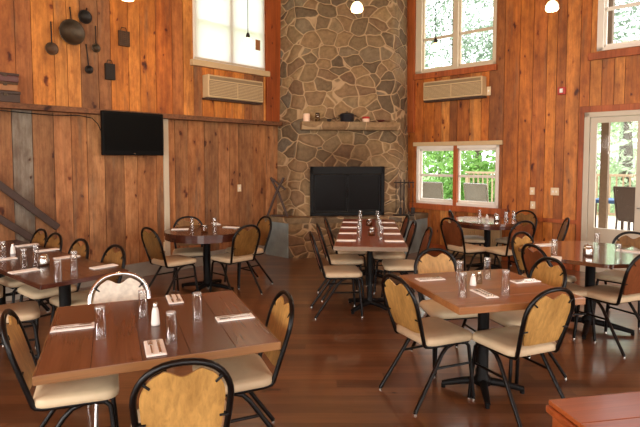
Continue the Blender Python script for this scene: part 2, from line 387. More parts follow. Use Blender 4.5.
mb.prism([(p.x, p.y) for p in q], TOP, TOP+.1); struct(mb.build('ceiling', M['wall_r']))
# floor planks clipped to the room
fb = MB(); rr = random.Random(3); y = -9.5
while y < 10.9:
    w = .125; x = -10.5+rr.uniform(-1, 0)
    while x < 11.5:
        l = rr.uniform(.8, 1.9); fb.add([(x+.001, y+.001, 0), (x+l-.001, y+.001, 0), (x+l-.001, y+w-.001, 0), (x+.001, y+w-.001, 0)], [(0, 1, 2, 3)], rr.random()); x += l
    y += w
fb.add([(-14, -12, -.004), (14, -12, -.004), (14, 12, -.004), (-14, 12, -.004)], [(0, 1, 2, 3)], 0.0)
fb.add([(-14, -12, -.12), (14, -12, -.12), (14, 12, -.12), (-14, 12, -.12)], [(0, 3, 2, 1)], 0.0)
fo = fb.build('floor', M['floor']); struct(fo)
bm = bmesh.new(); bm.from_mesh(fo.data)
for pt, n in ((P0, NL), (P0, NR), (C4, AL), (C4, AR)):
    bmesh.ops.bisect_plane(bm, geom=bm.verts[:]+bm.edges[:]+bm.faces[:], plane_co=pt, plane_no=n, clear_outer=True)
bm.to_mesh(fo.data); bm.free()

# trims
def wbox(name, M4, s0, s1, d0, d1, z0, z1, mat, parent=None, bev=.004, r=.5):
    b = MB().box(min(s0, s1), max(s0, s1), d0, d1, min(z0, z1), max(z0, z1), r, bev, M4)
    return b.build(name, mat, parent)
s_h_left = (P0-P0).length
HL_S = .60+lw(270, 200)[0]*0
sE = lw(266, 240)[0]
struct(wbox('trim_1', ML, lw(276, 124)[0], LL-.05, .004, .16, LEDGE_Z-.03, LEDGE_Z+.035, M['trim_dark']))
struct(wbox('baseboard_left', ML, sE, LL-.05, .005, .035, .0, .2, M['base']))
s0 = lw(163.2, 180)[0]; s1 = lw(168, 180)[0]
struct(wbox('trim_2', ML, s0, s1, .005, .035, .2, LEDGE_Z-.03, M['cream'], r=.2))
# wide upright casing boards by the left window and by the chimney
struct(wbox('trim_3', ML, lw(265, 60)[0], lw(278.5, 60)[0]-.02, .005, .05, LEDGE_Z+.04, TOP-.02, M['trim_wood'], r=.1))
struct(wbox('trim_4', MR, rw(406, 60)[0], rw(416, 60)[0], .005, .05, rw(412, 138)[1]+.1, TOP-.02, M['trim_wood'], r=.9))
# sill rail under the lower right window, rail beside the door
zr = rw(560, 221)[1]
struct(wbox('trim_5', MR, W4[1]+.02, DO[0]-.06, .005, .035, zr-.03, zr+.03, M['trim_wood']))
struct(wbox('trim_6', MR, W4[0]-.12, W4[1]+.14, .005, .07, W4[2]-.1, W4[2], M['trim_wood']))
struct(wbox('trim_7', MR, W4[0]-.06, W4[1]+.06, .005, .05, W4[3]-.0, W4[3]+.07, M['acbeige']))
struct(wbox('baseboard_right', MR, rw(428, 230)[0], DO[0]-.1, .005, .03, 0, .12, M['trim_wood']))
struct(wbox('trim_8', MR, DO[0]-.07, DO[1]+.1, .005, .03, DO[3]+.0, DO[3]+.09, M['trim_wood']))
struct(wbox('trim_9', MR, W2[0]-.02, W2[1]+.03, .005, .06, W2[2]-.1, W2[2], M['trim_wood']))
struct(wbox('trim_10', MR, W3[0]-.1, W3[1]+.1, .005, .06, W3[2]-.12, W3[2]-.02, M['trim_wood']))

def window(n, M4, op, cols, rail, jamb=.05, frame_m=None, deep=.1, mull=.05, mull_mat=None, wide_left=0):
    fm = frame_m or M['winwhite']; s0, s1, z0, z1 = op
    w = bpy.data.objects.new('window_%d' % n, None); COL.objects.link(w); struct(w)
    f = MB()
    for a, b, c, d in ((s0, s0+jamb+wide_left, z0, z1), (s1-jamb, s1, z0, z1), (s0, s1, z0, z0+jamb), (s0, s1, z1-jamb, z1)):
        f.box(a, b, -deep, .02, c, d, .5, .004, M4)
    f.build('window_frame', fm, w)
    xs0 = s0+jamb+wide_left; cw = (s1-jamb-xs0-mull*(cols-1))/cols
    for k in range(cols):
        a = xs0+k*(cw+mull); b = a+cw
        if k < cols-1: MB().box(b, b+mull, -deep, .024, z0, z1, .5, .004, M4).build('mullion', mull_mat or fm, w)
        sh = MB(); j = .03
        for p, q, c, d in ((a, a+j, z0+jamb, z1-jamb), (b-j, b, z0+jamb, z1-jamb), (a, b, z0+jamb, z0+jamb+.04), (a, b, z1-jamb-.04, z1-jamb), (a, b, rail-.022, rail+.022)):
            sh.box(p, q, -.07, -.03, c, d, .5, .003, M4)
        sa = sh.build('sash', fm, w)
        MB().box(a+.01, b-.01, -.053, -.047, z0+jamb, z1-jamb, .5, 0, M4).build('pane', M['pane'], sa)
    return w
w1 = window(1, ML, WL, 2, 3.75)
wbox('window_sill', ML, WL[0]-.06, WL[1]+.06, .005, .09, WL[2]-.075, WL[2]+.012, M['acbeige'], w1)  # tan colour puts the shadow on the sill into the material
window(2, MR, W2, 2, rw(458, 33.5)[1], wide_left=.07, mull=.09, frame_m=M['cream'])
window(3, MR, W3, 1, rw(620, 6)[1], wide_left=.03)
window(4, MR, W4, 2, rw(458, 176)[1], mull=.07, mull_mat=M['trim_wood'], jamb=.05)
# roller blind of the left window
bl = thing('roller_blind', 'white roller shade drawn down over the left upper window', 'blind')
MB().box(WL[0]+.01, WL[1]-.01, .03, .033, WL[2]+.06, 4.62, .5, 0, ML).build('shade', M['blind'], bl)
wbox('hem_bar', ML, WL[0]+.01, WL[1]-.01, .024, .04, WL[2]+.035, WL[2]+.06, M['cream'], bl)
wbox('roller', ML, WL[0]+.01, WL[1]-.01, .022, .07, 4.62, 4.69, M['cream'], bl)
# door
dr = bpy.data.objects.new('door_1', None); COL.objects.link(dr); struct(dr)
f = MB(); s0, s1, z0, z1 = DO
for a, b, c, d in ((s0, s0+.07, 0, z1), (s1-.07, s1, 0, z1), (s0, s1, z1-.07, z1)): f.box(a, b, -.1, .03, c, d, .5, .004, MR)
f.build('door_frame', M['doorwhite'], dr)
gx0 = rw(595.5, 170)[0]; gx1 = rw(636, 170)[0]; gz0 = rw(612, 229.3)[1]; gz1 = rw(612, 122.3)[1]
lf = MB(); a0, a1, b1 = s0+.075, s1-.075, z1-.075
for a, b, c, d in ((a0, gx0, .01, b1), (gx1, a1, .01, b1), (gx0, gx1, .01, gz0), (gx0, gx1, gz1, b1)): lf.box(a, b, -.05, -.005, c, d, .5, .003, MR)
leaf = lf.build('door_leaf', M['doorwhite'], dr)
MB().box(gx0, gx1, -.03, -.024, gz0, gz1, .5, 0, MR).build('pane', M['pane'], leaf)
hs = rw(638.5, 196)[0]
MB().tube([MR @ Vector((hs, -.005, .98)), MR @ Vector((hs, .05, .98)), MR @ Vector((hs+.11, .055, .98))], .011).build('door_handle', M['steel'], leaf)
struct(wbox('trim_11', MR, DO[0]-.065, DO[0]-.003, .005, .03, 0, DO[3], M['trim_wood']))
# unseen windows behind and beside the camera, added along with the fill lamps
for k, (MM, ops) in enumerate(((MB_, OB), (MF_, OFR))):
    for op in ops: window(5+2*k+ops.index(op), MM, op, 3, (op[2]+op[3])/2, frame_m=M['cream'])

# ------------------------------------------------------------------ fireplace
fp = thing('stone_fireplace', 'tall fieldstone fireplace and chimney filling the corner of the room', 'fireplace')
dface = math.radians(8); fd = Vector((math.cos(dface), math.sin(dface), 0)); fn = Vector((math.sin(dface), -math.cos(dface), 0))
FO = Vector((-.17, 8.70, 0))                 # left bottom corner of the fire doors
Bp = FO+fd*(-.205); Cp = FO+fd*1.59
def to_wall(p, n, d): return p+n*(d-(p.x*n.x+p.y*n.y)-.004)
Ap = to_wall(Bp, NL, DL)
def on_r(px):
    d = ray(px, 150); t = (DR-.004)/(NR.x*d.x+NR.y*d.y); return Vector((d.x*t, d.y*t, 0))
Dp = on_r(409)
c3 = Vector((P0.x, P0.y-.02, 0))
base = [Ap, Bp, Cp, Dp, c3]
Bt = Bp+fd*.09-fn*.06; Ct = Cp-fd*.17-fn*.06
topp = [to_wall(Bt, NL, DL), Bt, Ct, on_r(406), c3]
# chimney with rounded front corners
def soften(P, k):
    out = [P[0]]
    for i in (1, 2):
        p, a, b = P[i], P[i-1], P[i+1]
        d1 = (a-p).normalized()*k; d2 = (b-p).normalized()*k
        for t in (0, .25, .5, .75, 1): out.append((p+d1)*(1-t)**2+p*2*t*(1-t)+(p+d2)*t*t)
    return out+P[3:]
bs, tp = soften(base, .12), soften(topp, .12)
MB().prism([(p.x, p.y) for p in bs], 0, TOP-.01, top=[(p.x, p.y) for p in tp]).build('chimney', M['stone'], fp)
E_ = Vector((-.52, 8.43, 0)); F_ = E_+fd*1.97
Eb = to_wall(E_, NL, DL); Fb = to_wall(F_, NR, DR)
HZ = .675
def inset(p, k): return p
# stone front block of the hearth and concrete cheeks behind it
MB().prism([(p.x, p.y) for p in (E_, F_, F_-fn*.35, E_-fn*.35)], 0, HZ-.09).build('hearth_front', M['stone'], fp)
E2 = E_+(Eb-E_).normalized()*.03; F2 = F_+(Fb-F_).normalized()*.03
MB().prism([(p.x, p.y) for p in (E2+fd*.02, E2, Eb, Ap, Bp)], 0, HZ-.09).build('concrete_cheek', M['concrete'], fp)['label'] = 'blue grey concrete left end of the hearth'
MB().prism([(p.x, p.y) for p in (F2-fd*.02, F2, Fb, Dp, Cp)], 0, HZ-.09).build('concrete_cheek', M['concrete'], fp)['label'] = 'blue grey concrete right end of the hearth'
o3 = .025
MB().prism([(p.x, p.y) for p in (E_+fn*o3-fd*o3, F_+fn*o3+fd*o3, Fb+fd*.02, Dp, Cp, Bp, Ap, Eb-fd*.02)], HZ-.09, HZ).build('hearth_slab', M['slab'], fp)
# mantel slab
rr = random.Random(9)
def onface(u, dep, z): return FO+fd*u+fn*dep+Vector((0, 0, z))
MZ = 2.265
mt = MB(); m0, m1, nseg = -.16, 1.50, 14
top_pts, bot_pts = [], []
fr = [(m0+(m1-m0)*i/nseg, .24+rr.uniform(-.02, .02)) for i in range(nseg+1)]
poly = [onface(u, d, 0) for u, d in fr]+[onface(m1, -.1, 0), onface(m0, -.1, 0)]
poly2 = [onface(u, d-.03, 0) for u, d in fr]+[onface(m1, -.1, 0), onface(m0, -.1, 0)]
mt.prism([(p.x, p.y) for p in poly2], MZ-.13, MZ-.08, top=[(p.x, p.y) for p in poly]); mt.prism([(p.x, p.y) for p in poly], MZ-.08, MZ)
mt.build('mantel_shelf', M['slab'], fp)
# fire doors
fdw, fz0, fz1 = 1.29, HZ+.004, 1.52
FM = Matrix.Identity(4); FM.col[0] = (fd.x, fd.y, 0, 0); FM.col[1] = (fn.x, fn.y, 0, 0); FM.col[3] = (FO.x, FO.y, 0, 1)
g = MB()
for a, b, c, d in ((0, .06, fz0, fz1), (fdw-.06, fdw, fz0, fz1), (0, fdw, fz1-.13, fz1), (0, fdw, fz0, fz0+.06)): g.box(a, b, .004, .05, c, d, .5, .006, FM)
sur = g.build('fire_screen_surround', M['cast'], fp)
for k in range(2):
    a = .065+k*(fdw-.13)/2; b = a+(fdw-.13)/2-.006
    d = MB()
    for p, q, c, e2 in ((a, a+.025, fz0+.065, fz1-.135), (b-.025, b, fz0+.065, fz1-.135), (a, b, fz1-.165, fz1-.135), (a, b, fz0+.065, fz0+.095)): d.box(p, q, .01, .042, c, e2, .5, .003, FM)
    dd = d.build('fire_door', M['cast'], fp)
    MB().box(a+.02, b-.02, .018, .024, fz0+.09, fz1-.16, .5, 0, FM).build('pane', M['fireglass'], dd)
    hx = b-.012 if k == 0 else a+.012
    MB().tube([FM @ Vector((hx, .045, 1.02)), FM @ Vector((hx, .065, 1.02)), FM @ Vector((hx, .065, 1.14)), FM @ Vector((hx, .045, 1.14))], .006).build('handle', M['iron'], dd)

# things on the mantel
def mant(px): # u along face for a picture column at the mantel depth
    d = ray(px, 118); o = FO+fn*.13
    t = (o.x*fn.x+o.y*fn.y)/(d.x*fn.x+d.y*fn.y)
    p = Vector((d.x*t, d.y*t, MZ+.001)); return p
p = mant(306.5); c = thing('candle', 'pale pillar candle at the left end of the stone mantel', 'candle', p)
MB().lathe([(0, 0), (.052, 0), (.055, .01), (.055, .125), (.045, .135), (0, .13)], 16).build('wax', M['pink'], c)
MB().tube([(0, 0, .125), (.004, 0, .15)], .003).build('wick', M['cast'], c)
p = mant(317.5); c = thing('glass_jar', 'small clear glass jar between the pale candle and the dipper on the mantel', 'jar', p)
MB().lathe([(0, 0), (.042, 0), (.042, .11), (.034, .13), (.03, .13), (.037, .108), (.037, .006), (0, .006)], 16).build('body', M['jar'], c)
MB().lathe([(0, .13), (.036, .13), (.036, .15), (0, .152)], 16).build('lid', M['tin'], c)
p = mant(329); c = thing('dipper', 'small dark dipper resting on the mantel left of the black pot', 'dipper', p)
MB().lathe([(0, 0), (.03, .004), (.036, .05), (.032, .05), (.026, .01), (0, .008)], 14).build('bowl', M['iron'], c)
MB().tube([(.033, 0, .04), (.12, .01, .07), (.15, .01, .06)], .006).build('handle', M['iron'], c)
p = mant(347); c = thing('cooking_pot', 'black enamel pot with lid at the middle of the mantel', 'pot', p)
MB().lathe([(0, 0), (.1, 0), (.115, .02), (.12, .12), (.125, .125), (0, .125)], 20).build('body', M['pot'], c)
MB().lathe([(.122, .127), (.1, .145), (.03, .16), (0, .16)], 20).build('lid', M['pot'], c)
MB().lathe([(0, .158), (.014, .158), (.018, .175), (0, .182)], 10).build('knob', M['pot'], c)
for s in (-1, 1): MB().tube([(s*.118, -.03, .1), (s*.15, -.02, .105), (s*.15, .02, .105), (s*.118, .03, .1)], .006).build('handle', M['pot'], c)
p = mant(366); c = thing('red_tin', 'red lidded tin right of the black pot on the mantel', 'tin', p)
MB().lathe([(0, 0), (.06, 0), (.06, .06), (0, .06)], 18).build('body', M['pink'], c)
MB().lathe([(0, .06), (.066, .06), (.066, .085), (.05, .095), (0, .095)], 18).build('lid', M['red'], c)['label'] = 'red lid'
p = mant(381); c = MB().lathe([(0, 0), (.035, 0), (.07, .035), (.072, .04), (.065, .04), (.035, .008), (0, .008)], 18).build('bowl', M['dred'], None, p)
tag(c, 'small dark red bowl near the right end of the mantel', 'bowl')
p = mant(392.5); c = MB().lathe([(0, 0), (.05, 0), (.055, .02), (.04, .035), (0, .04)], 12).build('stone', M['slab'], None, p)
tag(c, 'flat tan stone lying at the right end of the mantel', 'stone')

# fire tools on the hearth, right of the doors
def hearth(px, dep): # point on hearth at picture column px, dep in front of the face
    d = ray(px, 200); o = FO+fn*dep; t = (o.x*fn.x+o.y*fn.y)/(d.x*fn.x+d.y*fn.y); return Vector((d.x*t, d.y*t, HZ+.001))
p = hearth(404, .14)
ft = thing('fire_tool_stand', 'black iron fireplace tool stand on the hearth right of the fire doors', 'fire tool stand', p, dface)
MB().box(-.17, .17, -.06, .06, 0, .02, .5, .006).build('base', M['iron'], ft)
MB().tube([(0, 0, .02), (0, 0, .62)], .011).build('post', M['iron'], ft)
MB().tube([(-.18, 0, .57), (.18, 0, .57)], .01).build('crossbar', M['iron'], ft)
for k, (x, nm) in enumerate(((-.15, 'poker'), (-.07, 'brush'), (.08, 'tongs'), (.15, 'shovel'))):
    q = ft.matrix_basis @ Vector((0, 0, 0)); m = Matrix.Translation(p) @ Matrix.Rotation(dface, 4, 'Z')
    t = thing('fire_'+nm, 'black iron fireplace %s hanging on the tool stand, %s' % (nm, ('leftmost', 'second from the left', 'third from the left', 'rightmost')[k]), 'fire tool', m @ Vector((x, -.028, .03)), dface, 'fireplace tools')
    MB().tube([(0, 0, .1), (0, 0, .5), (0, .012, .56), (0, .018, .58)], .006).build('shaft', M['iron'], t)
    MB().lathe([(0, .44), (.012, .45), (.014, .5), (.008, .54), (0, .545)], 8).build('grip', M['darkwood'], t)
    h = MB()
    if nm == 'poker': h.tube([(0, 0, .1), (0, 0, .03), (.02, 0, .04)], [.007, .006, .002])
    elif nm == 'brush': h.box(-.022, .022, -.016, .016, .0, .11, .5, .006)
    elif nm == 'tongs': h.tube([(0, 0, .1), (-.012, 0, .05), (-.003, 0, .0)], .005); h.tube([(0, 0, .1), (.012, 0, .05), (.003, 0, .0)], .005)
    else: h.box(-.035, .035, -.006, .002, .0, .11, .5, .003)
    h.build('head', M['iron'], t)
# folding wooden rack left of the doors
p = hearth(278.5, .02)+Vector((-.02, -.02, 0)); tp_ = .66
er = thing('wooden_trestle', 'dark wooden A shaped trestle standing on the hearth left of the fire doors', 'trestle', p, 0)
for s, yy in ((-1, 0), (1, .03)):
    MB().tube([(s*.17, yy, 0), (s*.02, yy, .40), (-s*.11, yy, tp_)], .022, 6).build('leg', M['darkwood'], er)
MB().tube([(-.1, .015, .02), (.14, .015, .02)], .014, 6).build('rail', M['darkwood'], er)
MB().tube([(-.11, .015, tp_), (.14, .0, .46)], .02, 6).build('arm', M['darkwood'], er)

# ------------------------------------------------------------------ things on the left wall
def WP(M4, s, d, z): return M4 @ Vector((s, d, z))
# television
ts0, ts1 = lw(102, 132, .21)[0], lw(163.3, 132, .21)[0]; tz1 = lw(133, 112.2, .21)[1]; tz0 = lw(132, 155.4, .21)[1]
tv = thing('television', 'flat black television mounted on the left plank wall under the ledge', 'television', WP(ML, (ts0+ts1)/2, .1, tz0))
tvm = Matrix.Translation(-tv.location) @ ML
a, b = min(ts0, ts1), max(ts0, ts1)
MB().box(a, b, .165, .215, tz0, tz1, .5, .012, tvm).build('casing', M['tv'], tv)
MB().box(a+.03, b-.03, .2145, .2165, tz0+.065, tz1-.035, .5, 0, tvm).build('screen', M['screen'], tv)
MB().box((a+b)/2-.012, (a+b)/2+.012, .2145, .2165, tz0+.022, tz0+.03, .5, 0, tvm).build('badge', M['steel'], tv)
MB().box((a+b)/2-.15, (a+b)/2+.15, .004, .165, (tz0+tz1)/2-.12, (tz0+tz1)/2+.12, .5, .005, tvm).build('wall_mount', M['cast'], tv)
pts = []
for (u, v) in ((-6, 109.8), (20, 112.3), (50, 115), (80, 115.5), (92, 118), (98, 124), (102, 133)):
    s, z = lw(u, v, .17); pts.append(WP(ML, s, .168, z))
tag(MB().tube(pts, .006, 6).build('television_cable', M['cast']), 'thin black cable drooping along the ledge to the television', 'cable')
def aircon(M4, wf, u0, u1, vt, vb, label, uc):
    s0, s1 = sorted((wf(u0, vb, .16)[0], wf(u1, vb, .16)[0])); zt = wf(uc, vt, .16)[1]; zb = wf(uc, vb, .16)[1]
    o = thing('air_conditioner', label, 'air conditioner', WP(M4, (s0+s1)/2, 0, zb), 0, 'through wall air conditioners')
    m = Matrix.Translation(-o.location) @ M4
    MB().box(s0, s1, .005, .16, zb, zt, .5, .015, m).build('casing', M['acbeige'], o)
    MB().box(s0+.02, s1-.02, .159, .163, zb+.03, zt-.09, .5, 0, m).build('intake_grille', M['acdark'], o)
    g = MB(); n = 9; h = (zt-.1-zb-.035)/n
    for i in range(n): g.box(s0+.025, s1-.025, .161, .175, zb+.035+i*h+h*.25, zb+.035+i*h+h*.72, .5, 0, m)
    g.box((s0+s1)/2-.008, (s0+s1)/2+.008, .161, .177, zb+.03, zt-.09, .5, 0, m)
    g.build('louvre', M['acbeige'], o)
    MB().box(s0+.03, s1-.03, .159, .168, zt-.07, zt-.025, .5, .003, m).build('control_panel', M['acdark'], o)
    wbx = MB().box(s0-.01, s1+.01, .005, .12, zb-.03, zb-.003, .5, 0, m); wbx.build('support_shelf', M['darkwood'], o)
aircon(ML, lw, 208.5, 263.5, 77.5, 99.5, 'beige louvred air conditioner under the left upper window', 233)
aircon(MR, rw, 423, 482, 79, 98, 'beige louvred air conditioner under the two pane upper window right of the chimney', 452)

def hang(name, label, cat, u, v, builder, wf=lw, M4=ML, group=None):
    s, z = wf(u, v); o = thing(name, label, cat, WP(M4, s, 0, z), 0, group)
    m = Matrix.Translation(-o.location) @ M4 @ Matrix.Translation((s, 0, z))
    builder(o, m); return o
def disc(mb_, rad, dep, m, n=24, rim=.012, d0=.012):
    # a shallow pan facing the room: lathe about the wall normal
    t = MB().lathe([(0, d0), (rad*.82, d0), (rad, d0+dep), (rad+rim, d0+dep), (rad+rim, d0+dep-.006), (rad*.86, d0-.006), (0, d0-.006)], n)
    t.xform(m @ Matrix.Rotation(-PI/2, 4, 'X')); mb_.v; o = len(mb_.v)
    mb_.v += t.v; mb_.f += [tuple(i+o for i in f) for f in t.f]; mb_.r += t.r; mb_.sm += t.sm; return mb_
def pan(rad, dep, hl, ang, bm_, hm_):
    def b(o, m):
        disc(MB(), rad, dep, m).build('bowl', bm_, o)
        q = m @ Matrix.Rotation(ang, 4, 'Y')
        MB().tube([q @ Vector((0, .02+dep*.5, rad*.95)), q @ Vector((0, .03, rad+hl*.5)), q @ Vector((0, .015, rad+hl))], [.009, .008, .008]).build('handle', hm_, o)
        MB().tube([q @ Vector((0, -.0, rad+hl-.012)), q @ Vector((0, .03, rad+hl-.012))], .005).build('nail', M['iron'], o)
    return b
hang('wash_basin', 'large tarnished round basin pan hanging in the group of old utensils on the left wall', 'pan', 70, 33, pan(.145, .06, .17, 0, M['tin'], M['iron']))
hang('skillet', 'small dark round pan hanging up right of the large basin pan', 'pan', 83.5, 17.5, pan(.075, .04, .05, -.3, M['iron'], M['iron']))
hang('skimmer', 'round dark skimmer with long upright handle left of the large basin pan', 'skimmer', 51, 49, pan(.065, .02, .26, 0, M['rust'], M['iron']))
hang('ladle', 'ladle with thin handle hanging right of the large basin pan', 'ladle', 94.5, 48.5, pan(.046, .04, .24, -.05, M['tin'], M['iron']))
hang('ladle', 'lowest hanging ladle, below the large basin pan', 'ladle', 87.5, 70, pan(.042, .04, .28, .05, M['iron'], M['iron']))
def grater(w, h, mat):
    def b(o, m):
        MB().box(-w/2, w/2, .006, .05, -h/2, h/2, .5, .006, m).build('body', mat, o)
        g = MB()
        for i in range(5):
            for j in range(7): g.box(-w*.38+i*w*.19-.005, -w*.38+i*w*.19+.005, .05, .056, -h*.4+j*h*.13-.004, -h*.4+j*h*.13+.004, .5, 0, m)
        g.build('teeth', M['iron'], o)
        MB().tube([m @ Vector((-w*.3, .025, h/2-.004)), m @ Vector((-w*.2, .025, h/2+.045)), m @ Vector((w*.2, .025, h/2+.045)), m @ Vector((w*.3, .025, h/2-.004))], .005).build('handle', M['iron'], o)
    return b
hang('grater', 'square tin grater hanging alone at the right of the old utensils', 'grater', 123, 39, grater(.15, .2, M['rust']))
hang('grater', 'dark upright grater hanging below the ladles above the television', 'grater', 109, 72, grater(.13, .21, M['iron']))
def plate_on(name, label, cat, u, v, wf, M4, w=.075, h=.115, mat='plate', group=None, toggles=1, round_=False):
    def b(o, m):
        MB().box(-w/2, w/2, .005, .013, -h/2, h/2, .5, .003, m).build('face_plate', M[mat], o)
        for k in range(toggles):
            x = (k-(toggles-1)/2)*.045
            MB().box(x-.008, x+.008, .013, .022, -.016, .016, .5, .002, m).build('toggle', M['salt'], o)
    return hang(name, label, cat, u, v, b, wf, M4, group)
plate_on('light_switch', 'ivory light switch plate on the left wall boards near the chimney', 'light switch', 239, 188, lw, ML)
plate_on('wall_outlet', 'ivory outlet at the foot of the pale upright strip behind the left round table', 'outlet', 165.8, 246, lw, ML, .08, .13)
plate_on('light_switch', 'ivory switch plate on the right wall, the left one of two nearest the glass door', 'light switch', 532.5, 191, rw, MR, .075, .115)
plate_on('light_switch', 'wide ivory double switch plate on the right wall nearest the glass door', 'light switch', 555, 191.5, rw, MR, .12, .115, toggles=2)
plate_on('wall_outlet', 'ivory outlet right of the air conditioner on the right wall', 'outlet', 489, 91, rw, MR, .07, .14)
plate_on('wall_outlet', 'ivory outlet under the left switch plate, above the far round table chairs', 'outlet', 533, 205, rw, MR, .075, .115)
def alarm(o, m):
    MB().box(-.055, .055, .005, .05, -.055, .055, .5, .008, m).build('housing', M['red'], o)
    MB().box(-.022, .022, .05, .065, -.03, .03, .5, .005, m).build('strobe_lens', M['salt'], o)
hang('fire_alarm', 'red fire alarm strobe high on the right wall between window and door', 'fire alarm', 562.5, 91, alarm, rw, MR)
def knob(o, m):
    t = MB().lathe([(0, .03), (.035, .025), (.045, .005), (0, .005)], 14); t.xform(m @ Matrix.Rotation(-PI/2, 4, 'X')); t.build('cap', M['iron'], o)
    t = MB().lathe([(0, .036), (.012, .034), (.014, .025), (0, .025)], 10); t.xform(m @ Matrix.Rotation(-PI/2, 4, 'X')); t.build('button', M['rust'], o)
hang('door_bell', 'round dark bell fixed on the left wall beside the chimney', 'bell', 268.8, 110.5, knob)
def tagb(o, m):
    MB().box(-.05, .05, .042, .05, -.085, .085, .5, .003, m).build('board', M['amber'], o)
hang('tag', 'small tan tag hanging on the right edge of the white roller shade', 'tag', 256, 45.5, tagb)

# stack of old boxes on the ledge, far left
def ledge_box(name, label, cat, u0, u1, v0, v1, mats, zbase, h, dep=(.02, .145)):
    s0, s1 = sorted((lw(u0, v0)[0], lw(u1, v0)[0]))
    o = thing(name, label, cat, WP(ML, (s0+s1)/2, .08, zbase), 0, 'old boxes on the ledge')
    m = Matrix.Translation(-o.location) @ ML
    MB().box(s0, s1, dep[0], dep[1], zbase+.001, zbase+h*.72, .5, .006, m).build('body', mats[0], o)
    MB().box(s0-.006, s1+.006, dep[0]-.006, dep[1]+.006, zbase+h*.72, zbase+h-.001, .5, .006, m).build('lid', mats[1], o)
    k = (s0+s1)/2
    MB().box(k-.02, k+.02, dep[1]+.004, dep[1]+.012, zbase+h*.55, zbase+h*.8, .5, .002, m).build('clasp', M['tin'], o)
z = LEDGE_Z+.036
ledge_box('wooden_crate', 'dark wooden crate on the ledge at far left, bottom of the stack', 'crate', -14, 16, 98, 98, (M['darkwood'], M['darkwood']), z, .13)
ledge_box('tin_box', 'tan tin box in the middle of the stack on the ledge', 'box', -12, 13.5, 90, 90, (M['amber'], M['rust']), z+.13, .1)
ledge_box('wooden_box', 'reddish brown wooden box on top of the stack on the ledge', 'box', -14, 14.5, 80, 80, (M['dred'], M['darkwood']), z+.23, .1)

# sloping rails at the far left
def wallrail(label, a, b, w):
    (s0, z0), (s1, z1) = lw(*a, .06), lw(*b, .06)
    d = Vector((s0-s1, 0, z0-z1)); ext = d.normalized()*.9
    A = Vector((s1, 0, z1)); B = Vector((s0, 0, z0))+ext
    o = thing('stair_rail', label, 'stair rail', WP(ML, A.x, .0, A.z), 0, 'sloping stair rails')
    ang = math.atan2(B.z-A.z, B.x-A.x); L_ = (B-A).length
    m = Matrix.Translation(-o.location) @ ML @ Matrix.Translation((A.x, 0, A.z)) @ Matrix.Rotation(-ang, 4, 'Y')
    MB().box(0, L_, .045, .1, -w/2, w/2, .5, .01, m).build('rail', M['darkwood'], o)
    for t in (.12, .85): MB().box(L_*t-.03, L_*t+.03, .004, .05, -w*.3, w*.3, .5, .004, m).build('bracket', M['iron'], o)
wallrail('upper sloping dark wooden rail on the left wall above the long table', (0, 185.5), (57.5, 227.5), .082)
wallrail('lower sloping dark wooden rail on the left wall reaching the long table', (0, 219), (37, 241.5), .08)
# slatted heater cover under the lower right window
hs0, hs1 = rw(452, 235)[0], rw(503, 235)[0]
hc = thing('heater_cover', 'pale slatted heater cover under the lower right window behind the round table', 'heater cover', WP(MR, (hs0+hs1)/2, .1, 0))
m = Matrix.Translation(-hc.location) @ MR
MB().box(hs0, hs1, .04, .17, .62, .66, .5, .004, m).build('top_board', M['trim_wood'], hc)
MB().box(hs0, hs1, .04, .12, .0, .62, .5, 0, m).build('body', M['acdark'], hc)
g = MB(); n = 26
for i in range(n):
    x = hs0+(hs1-hs0)*(i+.5)/n; g.box(x-.013, x+.013, .12, .145, .03, .61, .5, 0, m)
g.build('slat', M['acbeige'], hc)

# ------------------------------------------------------------------ pendants
pend = []
def pendant(u, v, zb, label):
    p = at_z(u, v, zb)
    if not pend:
        o = thing('pendant_lamp', label, 'pendant lamp', p, 0, 'pendant lamps over the tables')
        MB().lathe([(.0, -.042), (.03, -.041), (.052, -.034), (.061, -.014), (.057, .014), (.043, .04), (.026, .056), (0, .06)], 20).build('glass_shade', M['bulb'], o)
        MB().lathe([(0, .055), (.024, .056), (.026, .085), (.012, .12), (0, .12)], 14).build('socket', M['iron'], o)
        MB().tube([(0, 0, .115), (0, 0, TOP-zb-.02)], .005, 6).build('cord', M['cast'], o)
        MB().lathe([(0, TOP-zb-.001), (.06, TOP-zb-.001), (.06, TOP-zb-.02), (0, TOP-zb-.035)], 16).build('ceiling_rose', M['iron'], o)
    else:
        o = copy_tree(pend[0]); o.location = p; o['label'] = label
    pend.append(o)
    l = bpy.data.lights.new('pendant_glow', 'POINT'); l.energy = PEND; l.color = (1, .78, .5); l.shadow_soft_size = .07
    lo_ = bpy.data.objects.new('pendant_glow', l); COL.objects.link(lo_); lo_.location = p+Vector((0, 0, -.16))
PEND = 14
ZP = 3.1
pendant(357, 8, ZP, 'glowing pendant lamp hanging in front of the chimney')
pendant(552, 7, ZP, 'glowing pendant lamp in front of the right wall boards')
pendant(127.5, -4, ZP, 'glowing pendant lamp above the television')
pendant(490, -5, ZP, 'glowing pendant lamp in front of the two pane upper window, cut by the top edge')
pendant(248, 42.5, ZP, 'pendant lamp on a dark cord in front of the white roller shade')
pendant(435.5, 47.5, ZP, 'pendant lamp on a long cord in front of the left pane of the upper window')

